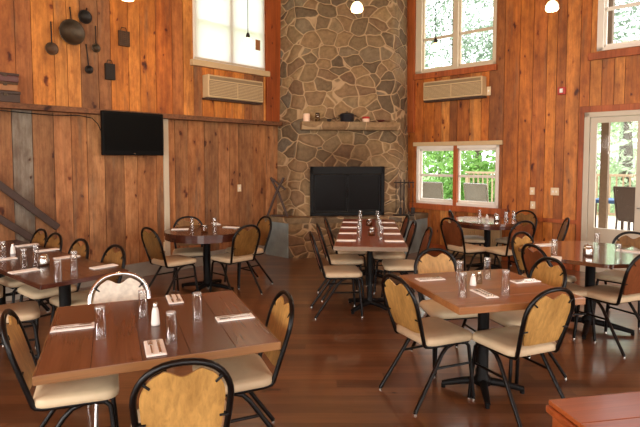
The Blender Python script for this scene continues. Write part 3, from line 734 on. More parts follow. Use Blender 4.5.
# ------------------------------------------------------------------ tables
TZ = .76
def pedestal(o, x, y, h, spread=.36, rz=0.0, col=.045, mat='cast'):
    b = MB(); c, s = math.cos(rz), math.sin(rz)
    for k in range(4):
        a = rz+k*PI/2+PI/4
        b.tube([(x, y, .075), (x+spread*.5*math.cos(a), y+spread*.5*math.sin(a), .06), (x+spread*math.cos(a), y+spread*math.sin(a), .03)], [.03, .027, .02], 8)
        b.tube([(x+spread*.97*math.cos(a), y+spread*.97*math.sin(a), .03), (x+spread*.97*math.cos(a), y+spread*.97*math.sin(a), .0)], .016, 8)
    b.build('pedestal_foot', M[mat], o)
    MB().lathe([(0, .05), (col*1.5, .05), (col*1.4, .1), (col, .12), (col, h-.06), (col*1.4, h-.03), (col*1.4, h-.02)], 18, (x, y, 0)).build('column', M[mat], o)
    MB().box(x-.24, x+.24, y-.03, y+.03, h-.022, h-.001, .5, .003).box(x-.03, x+.03, y-.24, y+.24, h-.022, h-.001, .5, .003).build('top_bracket', M[mat], o)
def plank_top(w, l, th, mat, n, axis='Y', seed=1, edge=None, o=None):
    rr = random.Random(seed); b = MB(); span = w if axis == 'Y' else l; e = .008 if edge else 0
    k = (span-2*e)/n
    for i in range(n):
        a = -span/2+e+i*k
        if axis == 'Y': b.box(a+.0008, a+k-.0008, -l/2+e, l/2-e, TZ-th, TZ, rr.random(), .0015)
        else: b.box(-w/2+e, w/2-e, a+.0008, a+k-.0008, TZ-th, TZ, rr.random(), .0015)
    b.build('tabletop', M[mat], o)
    if edge:
        f = MB()
        for (x0, x1, y0, y1) in ((-w/2, w/2, -l/2, -l/2+e), (-w/2, w/2, l/2-e, l/2), (-w/2, -w/2+e, -l/2+e, l/2-e), (w/2-e, w/2, -l/2+e, l/2-e)):
            f.box(x0, x1, y0, y1, TZ-th-.004, TZ-.0005, rr.random(), .003)
        f.build('edge_band', M[edge], o)['label'] = 'paler wooden edge of the tabletop'
G_TAB = 'restaurant dining tables'
t1 = thing('dining_table', 'square reddish plank table in the left foreground', 'table', (-.891, 2.757, 0), .3888, G_TAB)
plank_top(1.071, 1.071, .036, 'table1', 5, 'Y', 2, 'edge1', t1); pedestal(t1, 0, 0, TZ-.036, .38)
t2 = thing('dining_table', 'square tan plank table right of centre in the foreground', 'table', (1.1627, 3.5845, 0), .2519, G_TAB)
plank_top(.906, .906, .04, 'table2', 5, 'X', 4, 'table2', t2); pedestal(t2, 0, 0, TZ-.04, .28, .35, .04)
t3 = thing('dining_table', 'long brown table with pale edge in front of the fireplace', 'table', (.6163, 6.3504, 0), -.0862, G_TAB)
plank_top(.7546, 2.3877, .04, 'table3', 4, 'Y', 6, 'edge3', t3); pedestal(t3, 0, -.75, TZ-.04, .3, .1, .03); pedestal(t3, 0, .75, TZ-.04, .3, .1, .03)
def round_table(o, r, th, mat, n=40, ph=0.0, apron=.0):
    poly = [(r*math.cos(2*PI*i/n+ph), r*math.sin(2*PI*i/n+ph)) for i in range(n)]
    # planks: clip the disc into strips
    bm = bmesh.new(); b = MB(); b.prism(poly, TZ-th, TZ)
    k = 6
    for i in range(1, k): pass
    me = b.build('tabletop', M[mat], o).data
    bm = bmesh.new(); bm.from_mesh(me)
    for i in range(1, k): bmesh.ops.bisect_plane(bm, geom=bm.verts[:]+bm.edges[:]+bm.faces[:], plane_co=(0, -r+2*r*i/k, 0), plane_no=(0, 1, 0))
    lay = bm.faces.layers.float.get('rnd'); rr = random.Random(int(r*1000))
    rv = [rr.random() for _ in range(k)]
    for f in bm.faces: f[lay] = rv[min(k-1, max(0, int((f.calc_center_median().y+r)/(2*r)*k)))]
    bm.to_mesh(me); bm.free()
    if apron:
        q = [(x*.985, y*.985) for x, y in poly]
        MB().prism(q, TZ-th-apron, TZ-th).build('apron', M['table5'], o)
t4 = thing('dining_table', 'dark round table by the left wall near the fireplace', 'table', (-1.43, 6.42, 0), .3, G_TAB)
round_table(t4, .515, .045, 'table5', 44, 0, .05); pedestal(t4, 0, 0, TZ-.095, .36, .2)
t5 = thing('dining_table', 'long dark table at the left edge running towards the left wall', 'table', (0, 0, 0), 0, G_TAB)
u5 = Vector((-.76, .65, 0)).normalized(); v5 = Vector((u5.y, -u5.x, 0))      # long axis, short axis (towards the wall chairs)
c5 = Vector((-1.98, 3.58, 0)); W5, L5 = .67, 2.4
ctr = c5+u5*L5/2+v5*W5/2
t5.location = ctr; t5.rotation_euler = (0, 0, math.atan2(u5.y, u5.x))
plank_top(L5, W5, .03, 'table5', 4, 'X', 8, 'table5', t5); pedestal(t5, -.8, 0, TZ-.03, .32, 0); pedestal(t5, .7, 0, TZ-.03, .32, 0)
t6 = thing('dining_table', 'glossy dark round table under the lower right window', 'table', (2.45, 7.46, 0), -.4, G_TAB)
round_table(t6, .49, .035, 'table7', 44, 0, .05); pedestal(t6, 0, 0, TZ-.085, .34, .3)
t7 = thing('dining_table', 'glossy eight sided table by the glass door at right', 'table', (2.63, 4.93, 0), .1, G_TAB)
round_table(t7, .66, .035, 'table7', 8, PI/8, 0); pedestal(t7, 0, 0, TZ-.035, .38, .1)
# corner of the red table at the bottom right
cA = at_z(548.5, 399.5, TZ); cB = at_z(640, 391, TZ)
bx = (cB-cA); bx.z = 0; bx.normalize(); by = Vector((bx.y, -bx.x, 0))
t8 = thing('dining_table', 'red brown table whose corner shows at the bottom right edge', 'table', cA+bx*.45+by*.35, math.atan2(bx.y, bx.x), G_TAB)
t8.location.z = 0
rr = random.Random(5); b = MB()
for i in range(4): b.box(-.45, .45, -.35+i*.175+.0006, -.35+(i+1)*.175-.0006, TZ-.018, TZ, rr.random(), .003)
b.build('tabletop', M['table8'], t8)
MB().box(-.458, .458, -.358, .358, TZ-.05, TZ-.021, .4, .008).build('moulding', M['table8'], t8)
MB().box(-.44, .44, -.34, .34, TZ-.17, TZ-.05, .6, .004).build('apron', M['table8'], t8)
for sx in (-1, 1):
    for sy in (-1, 1): MB().box(sx*.40-.035, sx*.40+.035, sy*.30-.035, sy*.30+.035, 0, TZ-.17, .5, .005).build('leg', M['table8'], t8)

# ------------------------------------------------------------------ chairs
SEAT = .455
def hoop_w(z):  # half width of the back at height z
    zs = [(.43, .165), (.5, .172), (.6, .184), (.7, .19)]
    if z <= .7:
        for (a, p), (b, q) in zip(zs, zs[1:]):
            if z <= b: return p+(q-p)*max(0, (z-a))/(b-a)
    return .19
def lean(z): return -.175-.135*max(0, (z-.43))/.45
def arch_pts(inset=0.0, n=9, ztop=.868):
    P = [(hoop_w(z)-inset, z) for z in (.43, .5, .56, .62, .68, .70)]
    for i in range(1, n+1):
        t = PI/2*i/n; P.append(((.19-inset)*math.cos(t)**.85, .70+(ztop-inset-.70)*math.sin(t)))
    return P
def chair_meshes(frame_mat, back_mat):
    ms = {}
    A = arch_pts()
    right = [(x, lean(z), z) for x, z in A]; left = [(-x, y, z) for x, y, z in right[:-1]][::-1]
    fr = [(.19, .17, .412), (.182, 0, .412), (.17, -.13, .412), (.165, -.165, .418)]
    path = fr+right+left+[(-x, y, z) for x, y, z in fr[::-1]]
    ms['back_frame'] = MB().tube(path, .014, 8).mesh('back_frame', frame_mat)
    # plate with a scoop in its top edge
    ins = .023
    out = [(.1, .498), (.14, .505)]+[(x, z) for x, z in arch_pts(ins) if z > .53]
    out = [p for p in out if p[0] > .1 or p[1] < .6]+[(.075, .868-.023-.012)]
    top = []
    xs, zs = out[-1]
    for i in range(1, 9):
        t = i/8; x = xs*(1-t); top.append((x, zs-.03*(.5-.5*math.cos(PI*t))))
    right = out+top; outline = right+[(-x, z) for x, z in right[:-1]][::-1]
    n = len(outline); b = MB(); th = .006
    vs = [(x, lean(z)+th, z) for x, z in outline]+[(x, lean(z)-th, z) for x, z in outline]
    tri = tessellate_polygon([[Vector((x, z, 0)) for x, z in outline]])
    fs = [tuple(t) for t in tri]+[tuple(n+i for i in t[::-1]) for t in tri]
    for i in range(n): fs.append((i, (i+1) % n, n+(i+1) % n, n+i))
    b.add(vs, fs, .5)
    ms['backrest'] = b.mesh('backrest', back_mat)
    # seat cushion: rounded trapezoid, domed
    P = rounded(-.2, .2, -.18, .225, .07, 4)
    def ring(sc_, z, k): return [((x*(1+.14*(y+.2)/.42))*sc_ , (y-.01)*sc_+.01, z) for x, y in P]
    b = MB(); rings = [ring(.93, .42, 0), ring(.99, .425, 0), ring(1.0, .44, 0), ring(.99, .458, 0), ring(.95, .468, 0), ring(.8, .475, 0), ring(.4, .478, 0)]
    n = len(P)
    vs = [p for g in rings for p in g]; fs = []
    for i in range(len(rings)-1):
        for j in range(n): fs.append((i*n+j, i*n+(j+1) % n, (i+1)*n+(j+1) % n, (i+1)*n+j))
    b.add(vs, fs, .5, True); b.add(rings[0], [tuple(range(n))], .5); b.add(rings[-1], [tuple(range(n))], .5, True)
    ms['seat'] = b.mesh('seat', M['seat'])
    ms['bar_f'] = MB().tube([(-.185, .185, .412), (.185, .185, .412)], .011, 8).mesh('cross_bar', frame_mat)
    ms['bar_b'] = MB().tube([(-.17, -.13, .412), (.17, -.13, .412)], .011, 8).mesh('cross_bar', frame_mat)
    for s, nm in ((-1, 'l'), (1, 'r')):
        ms['leg_f'+nm] = MB().tube([(s*.186, .10, .412), (s*.19, .155, .405), (s*.192, .18, .38), (s*.2, .2, .2), (s*.21, .215, .012)], .0135, 8).mesh('leg', frame_mat)
        ms['leg_b'+nm] = MB().tube([(s*.175, .06, .408), (s*.178, -.0, .39), (s*.18, -.04, .35), (s*.193, -.15, .19), (s*.208, -.275, .012)], .0135, 8).mesh('leg', frame_mat)
        ms['str_'+nm] = MB().tube([(s*.196, .195, .26), (s*.187, -.1, .265)], .009, 8).mesh('stretcher', frame_mat)
        ms['gl_f'+nm] = MB().tube([(s*.21, .215, .010), (s*.21, .215, 0)], .0125, 10).mesh('glide', M['steel'])
        ms['gl_b'+nm] = MB().tube([(s*.208, -.275, .010), (s*.208, -.275, 0)], .0125, 10).mesh('glide', M['steel'])
    ms['clips'] = []
    for x, z in ((.176, .60), (.15, .785)):
        for s in (-1, 1):
            dx = 1 if z < .7 else .75; dz = 0 if z < .7 else .6
            ms['clips'].append(MB().tube([(s*(x+.012*dx), lean(z)+.009, z+.018*dz), (s*(x-.032*dx), lean(z)+.009, z-.03*dz)], .0055, 6).mesh('clip', M['black']))
            ms['clips'].append(MB().tube([(s*(x+.012*dx), lean(z)-.009, z+.018*dz), (s*(x-.032*dx), lean(z)-.009, z-.03*dz)], .0055, 6).mesh('clip', M['black']))
    return ms
def mk(name, me, parent):
    o = bpy.data.objects.new(name, me); COL.objects.link(o); o.parent = parent; return o
protos = {}
def build_chair(kind):
    fm, bmt = {'gold': (M['black'], M['gold']), 'dim_gold': (M['black'], M['dim_gold']), 'brown': (M['black'], M['brownback']), 'silver': (M['chrome'], M['whiteback'])}[kind]
    ms = chair_meshes(fm, bmt)
    o = thing('dining_chair', 'chair', 'chair')
    mk('seat', ms['seat'], o); bk = mk('backrest', ms['backrest'], o)
    for c in ms['clips'][:]: mk('clip', c, bk)
    mk('back_frame', ms['back_frame'], o); mk('cross_bar', ms['bar_f'], o); mk('cross_bar', ms['bar_b'], o)
    for q in ('fl', 'fr', 'bl', 'br'):
        l = mk('leg', ms['leg_'+q], o); mk('glide', ms['gl_'+q], l)['label'] = 'chrome glide'
    mk('stretcher', ms['str_l'], o); mk('stretcher', ms['str_r'], o)
    return o
def chair(kind, back, face, label, group):
    f = Vector((face[0], face[1], 0)).normalized()
    if kind not in protos: o = protos[kind] = build_chair(kind)
    else: o = copy_tree(protos[kind])
    o.location = Vector((back[0], back[1], 0))+f*.306; o.rotation_euler = (0, 0, math.atan2(-f.x, f.y))
    o['label'] = label; o['group'] = group; return o
KH = .868+.012
def bt(u, v):   # top of a chair back seen at this pixel
    p = at_z(u, v, KH); return (p.x, p.y)
def tdir(a, k): # facing vectors for a square table turned by a: from side k towards the middle
    return {'front': (-math.sin(a), math.cos(a)), 'back': (math.sin(a), -math.cos(a)), 'left': (math.cos(a), math.sin(a)), 'right': (-math.cos(a), -math.sin(a))}[k]
g = 'chairs around the left foreground table'
chair('gold', bt(183, 359), tdir(.30, 'front'), 'golden backed chair nearest the camera, seen from behind at the bottom edge', g)
chair('gold', bt(287, 291.5), tdir(.36, 'right'), 'golden backed chair at the right side of the left foreground table', g)
chair('silver', bt(118.5, 272), tdir(.5, 'back'), 'chrome framed chair with white marbled back behind the left foreground table', g)
chair('gold', bt(5, 311), tdir(.40, 'left'), 'golden backed chair at the left side of the left foreground table, cut by the frame', g)
g = 'chairs around the tan foreground table'
chair('gold', bt(556, 287.5), (-.38, .925), 'golden backed chair at the front right of the tan table, seen from behind', g)
chair('gold', bt(394, 274.5), (.9, .44), 'golden backed chair at the left side of the tan table with legs in full view', g)
chair('gold', bt(434, 248), tdir(.2, 'back'), 'golden backed chair facing us behind the tan table', g)
chair('gold', bt(552.5, 257.5), (-.96, -.27), 'golden backed chair at the right rear side of the tan table', g)
g = 'chairs along the long table by the fireplace'
for k, (x, y_, lab) in enumerate(((-.10, 5.42, 'nearest'), (-.03, 6.08, 'middle'), (.07, 6.72, 'farthest'))):
    chair('brown', (x, y_), (.99, .12), lab+' brown backed chair on the left side of the long table by the fireplace', g)
for k, (x, y_, lab) in enumerate(((1.25, 5.78, 'nearest'), (1.2, 6.42, 'middle'), (1.22, 7.05, 'farthest'))):
    chair('brown', (x, y_), (-1, .04), lab+' brown backed chair on the right side of the long table by the fireplace', g)
g = 'chairs around the left round table'
chair('dim_gold', bt(147.5, 227), (.66, .75), 'chair at the left of the left round table, its seat turned right', g)
chair('dim_gold', bt(249, 224.5), (-.7, .71), 'chair at the right front of the left round table, seen from behind', g)
chair('dim_gold', bt(266.5, 216), (-.82, -.57), 'chair at the far right of the left round table by the hearth', g)
chair('dim_gold', bt(188, 216), (.3, -.95), 'chair between the left round table and the left wall, facing us', g)
g = 'chairs around the long dark table'
for (u, v), lab in (((42, 228.5), 'leftmost of the four chairs on the wall side of the long dark table'), ((56.5, 232.5), 'second from left of the four chairs on the wall side of the long dark table'), ((82, 238.5), 'third from left of the four chairs on the wall side of the long dark table'), ((117, 244.5), 'rightmost of the four chairs on the wall side of the long dark table')):
    chair('dim_gold', bt(u, v), tuple(-v5)[:2], lab, g)
for (x, y_), lab in (((-2.72, 3.80), 'nearer chair on the camera side of the long dark table, beige seat showing'), ((-3.36, 4.36), 'farther chair on the camera side of the long dark table at the left edge')):
    chair('dim_gold', (x, y_), (.85, .52), lab, g)
g = 'chairs around the window round table'
chair('brown', bt(449, 217.5), (.86, .5), 'brown backed chair at the left front of the round table under the window', g)
chair('brown', bt(450, 210), (.95, -.1), 'brown backed chair at the far left of the round table under the window', g)
chair('brown', bt(525, 220.5), (-.35, .94), 'brown backed chair in front of the round table under the window, back to us', g)
chair('dim_gold', bt(526, 210), (-.75, -.66), 'golden backed chair between the window round table and the right wall', g)
chair('dim_gold', bt(568, 217.5), (-.96, .3), 'chair seen edge on standing alone between the window round table and the glass door', g)
g = 'chairs around the eight sided table'
chair('brown', bt(532, 244), (.97, .24), 'dark brown backed chair at the left of the eight sided table', g)
chair('gold', bt(520.5, 231.5), (.55, -.83), 'golden backed chair at the left rear of the eight sided table facing us', g)
chair('dim_gold', bt(634, 231.5), (-.72, -.69), 'golden backed chair right behind the eight sided table by the glass door', g)
chair('brown', (2.74, 4.24), (-.4, .92), 'brown backed chair at the right front of the eight sided table', g)

# ------------------------------------------------------------------ table settings
gl_me = None
def tumbler(p, where, h=.158, r=.027, group='upturned tumblers'):
    global gl_me
    if gl_me is None:
        pr = [(r*1.05, 0), (r*.9, h-.004), (r*.86, h), (0, h), (0, h-.016), (r*.8, h-.018), (r*.95, .003), (r*.97, 0), (r*1.05, 0)]
        gl_me = MB().lathe(pr, 18).mesh('drinking_glass', M['glass'])
        gl_me['b'] = 1
        global gb_me; gb_me = MB().lathe([(0, h-.013), (r*.8, h-.013), (r*.87, h-.006), (r*.87, h-.001), (r*.8, h+.0008), (0, h+.0008)], 18).mesh('thick_base', M['frost'])
    o = bpy.data.objects.new('drinking_glass', gl_me); COL.objects.link(o); o.location = (p.x, p.y, TZ+.001)
    q = bpy.data.objects.new('thick_base', gb_me); COL.objects.link(q); q.parent = o
    return tag(o, 'clear upturned tumbler '+where, 'glass', group)
nap_me = None
def napkin(p, ang, where, cut=False, short=False):
    global nap_me
    if nap_me is None:
        rr = random.Random(4); b = MB()
        b.box(-.105, .105, -.045, .045, 0, .004, .5, .0015); b.box(-.1, .103, -.04, .043, .004, .007, .5, .0015)
        nap_me = b.mesh('napkin', M['white'])
    o = bpy.data.objects.new('napkin', nap_me); COL.objects.link(o); o.location = (p.x, p.y, TZ+.001); o.rotation_euler = (0, 0, ang)
    tag(o, 'white napkin '+where, 'napkin', 'napkins on the tables')
    if cut:
        m = Matrix.Translation((p.x, p.y, TZ+.0085)) @ Matrix.Rotation(ang, 4, 'Z')
        f = thing('fork', 'steel fork on the napkin '+where, 'fork', m @ Vector((0, .018, 0)), ang, 'forks on napkins')
        MB().box(-.085, .03, -.004, .004, 0, .003, .5, .001).build('handle', M['steel'], f)
        h = MB().box(.03, .052, -.011, .011, 0, .003, .5, .001)
        for i in range(4): h.box(.052, .09, -.011+i*.0064, -.008+i*.0064, 0, .003)
        h.build('tines', M['steel'], f)
        k = thing('knife', 'steel knife on the napkin '+where, 'knife', m @ Vector((0, -.018, 0)), ang, 'knives on napkins')
        MB().box(-.09, .0, -.006, .006, 0, .004, .5, .0015).build('handle', M['steel'], k)
        MB().prism([(0, -.007), (.09, -.006), (.1, .002), (.085, .006), (0, .006)], 0, .002).build('blade', M['steel'], k)
def shaker(p, where, kind='salt', h=.1):
    o = thing('salt_shaker' if kind == 'salt' else 'pepper_shaker', where, 'shaker', (p.x, p.y, TZ+.001), 0, 'shakers on the tables')
    MB().lathe([(0, 0), (.022, 0), (.023, .01), (.018, h*.6), (.012, h*.78), (0, h*.78)], 14).build('body', M['salt'] if kind == 'salt' else M['jar'], o)
    MB().lathe([(.013, h*.78), (.013, h*.93), (.008, h), (0, h)], 14).build('cap', M['steel'], o)
def caddy(p, label, r=.042, h=.085, mat='steel', fill=None, nm='sugar_jar', cat='jar'):
    o = thing(nm, label, cat, (p.x, p.y, TZ+.001), 0, 'jars on the tables')
    MB().lathe([(0, 0), (r, 0), (r*1.05, h*.3), (r, h*.8), (r*.8, h), (r*.7, h), (r*.9, h*.78), (r*.92, .004), (0, .004)], 18).build('body', M[mat], o)
    if fill: MB().lathe([(0, .006), (r*.86, .006), (r*.9, h*.3), (r*.86, h*.7), (0, h*.72)], 16).build('contents', M[fill], o)
    MB().lathe([(r*.8, h), (r*.82, h+.012), (r*.3, h+.022), (0, h+.024)], 16).build('lid', M['steel'], o)
Z = TZ
a1 = .3888
for (u, v), w in (((100.5, 338), 'at the front left of the left foreground table'), ((143, 318), 'at the rear left of the left foreground table before the white chair'), ((171.5, 344), 'at the front middle of the left foreground table'), ((197.5, 321), 'at the rear right of the left foreground table')): tumbler(at_z(u, v, Z), w)
for (u, v), an, w in (((73, 328), a1, 'by the left edge of the left foreground table'), ((155, 348.5), a1+PI/2, 'by the front edge of the left foreground table'), ((174.5, 299.5), a1-PI/2, 'by the rear edge of the left foreground table'), ((235, 318), a1+PI, 'by the right edge of the left foreground table')): napkin(at_z(u, v, Z), an, w, True)
shaker(at_z(155.5, 325, Z), 'white cone shaker among the tumblers on the left foreground table', 'salt', .125)
a2 = .2519
for (u, v), w in (((459.5, 283), 'at the left rear of the tan table'), ((487, 279), 'at the rear of the tan table before the brown backed chair'), ((505.5, 294), 'at the right front of the tan table'), ((462.5, 297), 'nearest the front corner of the tan table')): tumbler(at_z(u, v, Z), w, )
for (u, v), an, w in (((430, 279.5), a2, 'by the left edge of the tan table'), ((484, 294), a2+PI/2, 'by the front edge of the tan table'), ((525, 281.5), a2+PI, 'by the right edge of the tan table')): napkin(at_z(u, v, Z), an, w, True)
shaker(at_z(473, 285.5, Z), 'white salt shaker in the middle of the tan table', 'salt', .09); shaker(at_z(479, 283.5, Z), 'glass pepper shaker beside the white salt shaker on the tan table', 'pepper', .09)
m3 = Matrix.Translation((.6163, 6.3504, 0)) @ Matrix.Rotation(-.0862, 4, 'Z')
names4 = ('nearest', 'second nearest', 'third nearest', 'farthest')
for k, yy in enumerate((-.82, -.27, .25, .80)):
    for s, sd in ((-1, 'left'), (1, 'right')):
        napkin(m3 @ Vector((s*.26, yy, 0)), -.0862, '%s on the %s side of the long table by the fireplace' % (names4[k], sd))
        tumbler(m3 @ Vector((s*.12, yy+.05, 0)), '%s in the %s row on the long table by the fireplace' % (names4[k], sd))
caddy(m3 @ Vector((.02, -.42, 0)), 'glass jar of amber sugar packets nearest on the long table by the fireplace', .04, .08, 'jar', 'amber')
caddy(m3 @ Vector((.0, .45, 0)), 'glass jar of amber sugar packets farther along the long table by the fireplace', .04, .08, 'jar', 'amber')
for (u, v), w in (((192, 231), 'at the left on the left round table'), ((214.5, 230.5), 'at the right on the left round table')): tumbler(at_z(u, v, Z), w)
caddy(at_z(204.5, 232, Z), 'low glass jar in the middle of the left round table', .038, .075, 'jar', 'amber')
for (u, v), an, w in (((180, 229.5), .2, 'at the left on the left round table'), ((231, 227.5), 2.7, 'at the right on the left round table'), ((216, 224), 2., 'at the back of the left round table')): napkin(at_z(u, v, Z), an, w)
a5 = math.atan2(v5.y, v5.x)
for (u, v), w in (((24, 268), 'beside the nearest napkin on the long dark table'), ((36, 263), 'behind the steel jar on the long dark table'), ((58, 281.5), 'nearest the front edge of the long dark table'), ((74, 271), 'nearest the right corner of the long dark table'), ((3, 259), 'at the left frame edge on the long dark table')): tumbler(at_z(u, v, Z), w)
for (u, v), w in (((24, 271.5), 'nearest the camera on the long dark table'), ((104, 267), 'at the right corner of the long dark table'), ((67, 257.5), 'second from the right along the wall side of the long dark table'), ((47, 250.5), 'third from the right along the wall side of the long dark table'), ((27, 245.5), 'farthest on the long dark table'), ((3, 259.8), 'at the left frame edge on the long dark table')): napkin(at_z(u, v, Z), a5, w)
caddy(at_z(44, 265.5, Z), 'round steel jar in the middle of the long dark table', .042, .075, 'steel')
shaker(at_z(13, 254, Z), 'white salt shaker toward the left end of the long dark table', 'salt', .1)
for (u, v), w in (((479.5, 221), 'leftmost on the round table under the window'), ((506, 223), 'second from the right on the round table under the window'), ((513.5, 222), 'rightmost on the round table under the window')): tumbler(at_z(u, v, Z), w, .13)
shaker(at_z(487, 219.5, Z), 'white shaker left of the steel jar on the round window table', 'salt', .08)
caddy(at_z(496.5, 221, Z), 'steel jar in the middle of the round table under the window', .035, .09, 'steel')
napkin(at_z(471, 221, Z), .3, 'at the left on the round table under the window')
for (u, v), w in (((554, 256.5), 'at the left on the eight sided table'), ((618, 262), 'at the right on the eight sided table'), ((597, 249), 'behind the steel jar on the eight sided table')): tumbler(at_z(u, v, Z), w)
caddy(at_z(588, 256, Z), 'round steel jar in the middle of the eight sided table', .045, .085, 'steel')
for (u, v), an, w in (((546, 245), .3, 'at the left rear of the eight sided table'), ((556, 259), 1.1, 'at the left front of the eight sided table'), ((628, 251.5), 2.4, 'at the right rear of the eight sided table')): napkin(at_z(u, v, Z), an, w)

# ------------------------------------------------------------------ outdoors
OUT = NR
def op(s, dist, z=0.0): return P0+AR*s+OUT*dist+Vector((0, 0, z))
DZ = .16
MO = frame(P0, AR, OUT)
b = MB(); rr = random.Random(8)
for i in range(46): b.box(-1, 13, .12+i*.145, .12+i*.145+.14, DZ-.05, DZ, rr.random(), 0, MO)
dk = struct(b.build('ground_deck', M['deckwood'])); dk.name = 'deck_floor'
gp = MB(); gp.add([(-60, -60, -.6), (60, -60, -.6), (60, 70, -.6), (-60, 70, -.6)], [(0, 1, 2, 3)]); struct(gp.build('ground', M['grass']))
rl = thing('deck_railing', 'pale wooden railing along the outer edge of the deck outside', 'railing', op(5, 6.6, DZ))
m = Matrix.Translation(-rl.location) @ MO
MB().box(-.8, 12.8, 6.5, 6.64, 1.2, 1.26, .5, 0, m).build('top_rail', M['railwood'], rl)
MB().box(-.8, 12.8, 6.54, 6.6, .2, .26, .5, 0, m).build('bottom_rail', M['railwood'], rl)
bs_ = MB()
for i in range(90): bs_.box(-.7+i*.15-.017, -.7+i*.15+.017, 6.55, 6.59, .26, 1.2, .5, 0, m)
bs_.build('balusters', M['railwood'], rl)
for i in range(8): MB().box(-.8+i*1.9, -.7+i*1.9, 6.52, 6.62, DZ, 1.13, .5, 0, m).build('post', M['railwood'], rl)
def out_at(u, dist):  # point on the deck at picture column u, dist outside the right wall
    d = ray(u, 190); t = (DR+dist)/(NR.x*d.x+NR.y*d.y); return Vector((d.x*t, d.y*t, DZ))
p = out_at(604, 1.6); o = thing('porch_post', 'weathered square porch post outside the glass door', 'post', p, RA)
MB().box(-.06, .06, -.06, .06, 0, 4.2, .5, .006).build('shaft', M['post'], o); MB().box(-.085, .085, -.085, .085, 0, .1, .5, .006).build('foot', M['post'], o)
def patio_chair(p, rz, label, mat, solid):
    o = thing('patio_chair', label, 'patio chair', p, rz, 'patio chairs on the deck')
    MB().box(-.24, .24, -.24, .24, .4, .44, .5, .01).build('seat', M[mat], o)
    m_ = Matrix.Translation((0, -.25, .44)) @ Matrix.Rotation(.18, 4, 'X')
    MB().box(-.23, .23, -.012, .012, .0, .56, .5, .01, m_).build('backrest', M[mat], o)
    for s in (-1, 1):
        f = MB().tube([(s*.26, .26, 0), (s*.26, .25, .6), (s*.26, .18, .64), (s*.26, -.2, .64)], .016, 8)
        f.build('armrest', M['wicker'] if solid else M['steel'], o)
        MB().tube([(s*.25, -.3, 0), (s*.25, -.25, .44), (s*.25, -.36, 1.0)], .016, 8).build('back_post', M['wicker'] if solid else M['steel'], o)
    MB().tube([(-.25, -.36, 1.0), (.25, -.36, 1.0)], .016, 8).build('top_bar', M['wicker'] if solid else M['steel'], o)
patio_chair(out_at(436, 1.5), RA+.2, 'grey sling patio chair outside the left half of the lower window', 'mesh_grey', False)
patio_chair(out_at(485, 1.6), RA-.1, 'grey sling patio chair outside the right half of the lower window', 'mesh_grey', False)
patio_chair(out_at(641, 2.2), RA-.35, 'dark wicker patio chair outside the right of the glass door', 'wicker', True)
p = out_at(613, 2.3); o = thing('patio_table', 'patio table with blue cover outside the glass door', 'patio table', p, RA)
MB().prism(rounded(-.28, .28, -.3, .3, .06), .7, .76).build('tabletop', M['blue'], o)
for sx in (-1, 1):
    for sy in (-1, 1): MB().tube([(sx*.22, sy*.24, 0), (sx*.22, sy*.24, .7)], .025, 8).build('leg', M['wicker'], o)
def tree(p, h, rad, mat, label, seed, n=2600, leaf=.17, base=.25):
    rr = random.Random(seed); o = thing('tree', label, 'tree', p, 0, 'trees outside the windows')
    MB().tube([(0, 0, 0), (.05, .05, h*.4), (-.05, .1, h*.85)], [.2, .14, .05], 8).build('trunk', M['trunk'], o)
    b = MB(); cl = []
    for i in range(16):
        a = rr.uniform(0, 2*PI); q = rr.random()**.5*rad*.75
        cl.append((q*math.cos(a), q*math.sin(a), rr.uniform(h*base, h*.95), rad*rr.uniform(.3, .5)))
    for i in range(n):
        cx, cy, cz, cr = rr.choice(cl); v = Vector((rr.gauss(0, 1), rr.gauss(0, 1), rr.gauss(0, .8))).normalized()*cr*rr.uniform(.6, 1.05)
        c = Vector((cx, cy, cz))+v; d1 = Vector((rr.gauss(0, 1), rr.gauss(0, 1), rr.gauss(0, 1))).normalized(); d2 = d1.orthogonal().normalized(); s_ = leaf*rr.uniform(.6, 1.3)
        b.add([c-d1*s_, c+d2*s_*.5, c+d1*s_, c-d2*s_*.5], [(0, 1, 2, 3)], rr.random())
    b.build('crown', M[mat], o)
specs = [(416, 8.5, 5.0, 2.3, 'leaf1', 'bright green tree seen through the left pane of the lower window', .05, 3000), (452, 15, 13.5, 3.6, 'leaf3', 'tall tree behind the upper window right of the chimney', .28, 5200), (477, 8.5, 5.2, 2.2, 'leaf1', 'bright green tree seen through the right pane of the lower window', .05, 3000),
         (516, 11, 12, 2.8, 'leaf3', 'tall tree seen at the right of the two pane upper window', .28, 3600), (592, 12.5, 6.5, 2.6, 'leaf2', 'pale green tree seen past the porch post outside the glass door', .03, 2200), (626, 9, 6.2, 2.3, 'leaf2', 'pale green tree straight outside the glass door', .03, 2200),
         (655, 15, 13, 3.8, 'leaf3', 'tall grey green tree outside the far right upper window', .25, 4200), (440, 24, 8.0, 4, 'leaf2', 'distant pale tree far behind the lower window', .02, 3000), (620, 22, 8.0, 4, 'leaf2', 'distant pale tree far behind the glass door', .02, 1600)]
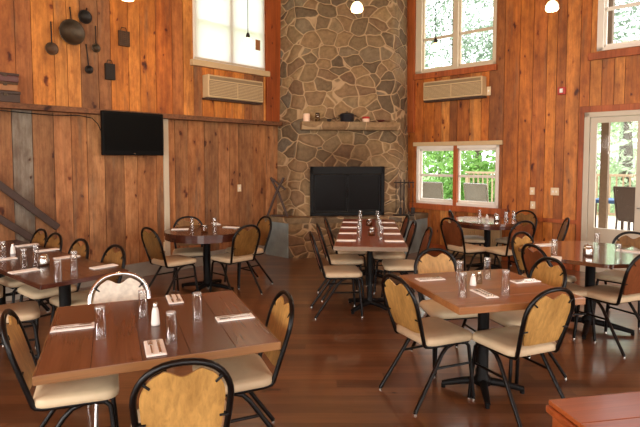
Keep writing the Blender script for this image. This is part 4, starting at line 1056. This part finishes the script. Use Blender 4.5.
for i, (u, dist, h, rad, mat, lab, bs2, n_) in enumerate(specs):
    p = out_at(u, dist+1.2); p.z = -.6; tree(p, h, rad, mat, lab, 40+i, base=bs2, n=n_, leaf=.13 if dist < 16 else .22)

# ------------------------------------------------------------------ light
w = bpy.data.worlds.new('overcast_sky'); sc.world = w; w.use_nodes = True
bg = w.node_tree.nodes['Background']; bg.inputs[0].default_value = (.93, .97, 1.0, 1); bg.inputs[1].default_value = 3.0
def area(name, loc, direction, sx, sy, power, col=(1, .95, .88)):
    l = bpy.data.lights.new(name, 'AREA'); l.shape = 'RECTANGLE'; l.size = sx; l.size_y = sy; l.energy = power; l.color = col
    o = bpy.data.objects.new(name, l); COL.objects.link(o); o.location = loc
    o.rotation_euler = Vector(direction).to_track_quat('-Z', 'Z').to_euler(); return o
for k, op_ in enumerate(OB): area('rear_fill', MB_ @ Vector(((op_[0]+op_[1])/2, .12, (op_[2]+op_[3])/2)), -AL, op_[1]-op_[0], op_[3]-op_[2], 300)  # added fill lamps at the unseen rear openings, to brighten the room
for k, op_ in enumerate(OFR): area('side_fill', MF_ @ Vector(((op_[0]+op_[1])/2, .12, (op_[2]+op_[3])/2)), -AR, op_[1]-op_[0], op_[3]-op_[2], 200)  # the same added fill from the unseen side openings
sun = bpy.data.lights.new('sun', 'SUN'); sun.energy = 4; sun.angle = .3; sun.color = (1, .97, .9)
so = bpy.data.objects.new('sun', sun); COL.objects.link(so); so.location = (0, 0, 30); so.rotation_euler = Vector((-.5, .3, -.85)).to_track_quat('-Z', 'Y').to_euler()

# ------------------------------------------------------------------ camera
cam = bpy.data.cameras.new('camera'); co = bpy.data.objects.new('camera', cam); COL.objects.link(co)
co.location = (0, 0, CH); co.rotation_euler = (PI/2-PITCH, 0, 0)
cam.sensor_fit = 'HORIZONTAL'; cam.sensor_width = 36; cam.lens = F/640*36; cam.shift_y = -(213.5-Y0)/640; cam.clip_start = .05; cam.clip_end = 300
sc.camera = co
vs = sc.view_settings; vs.view_transform = 'Standard'; vs.look = 'None'; vs.gamma = 1; vs.use_curve_mapping = False; vs.exposure = 0.1
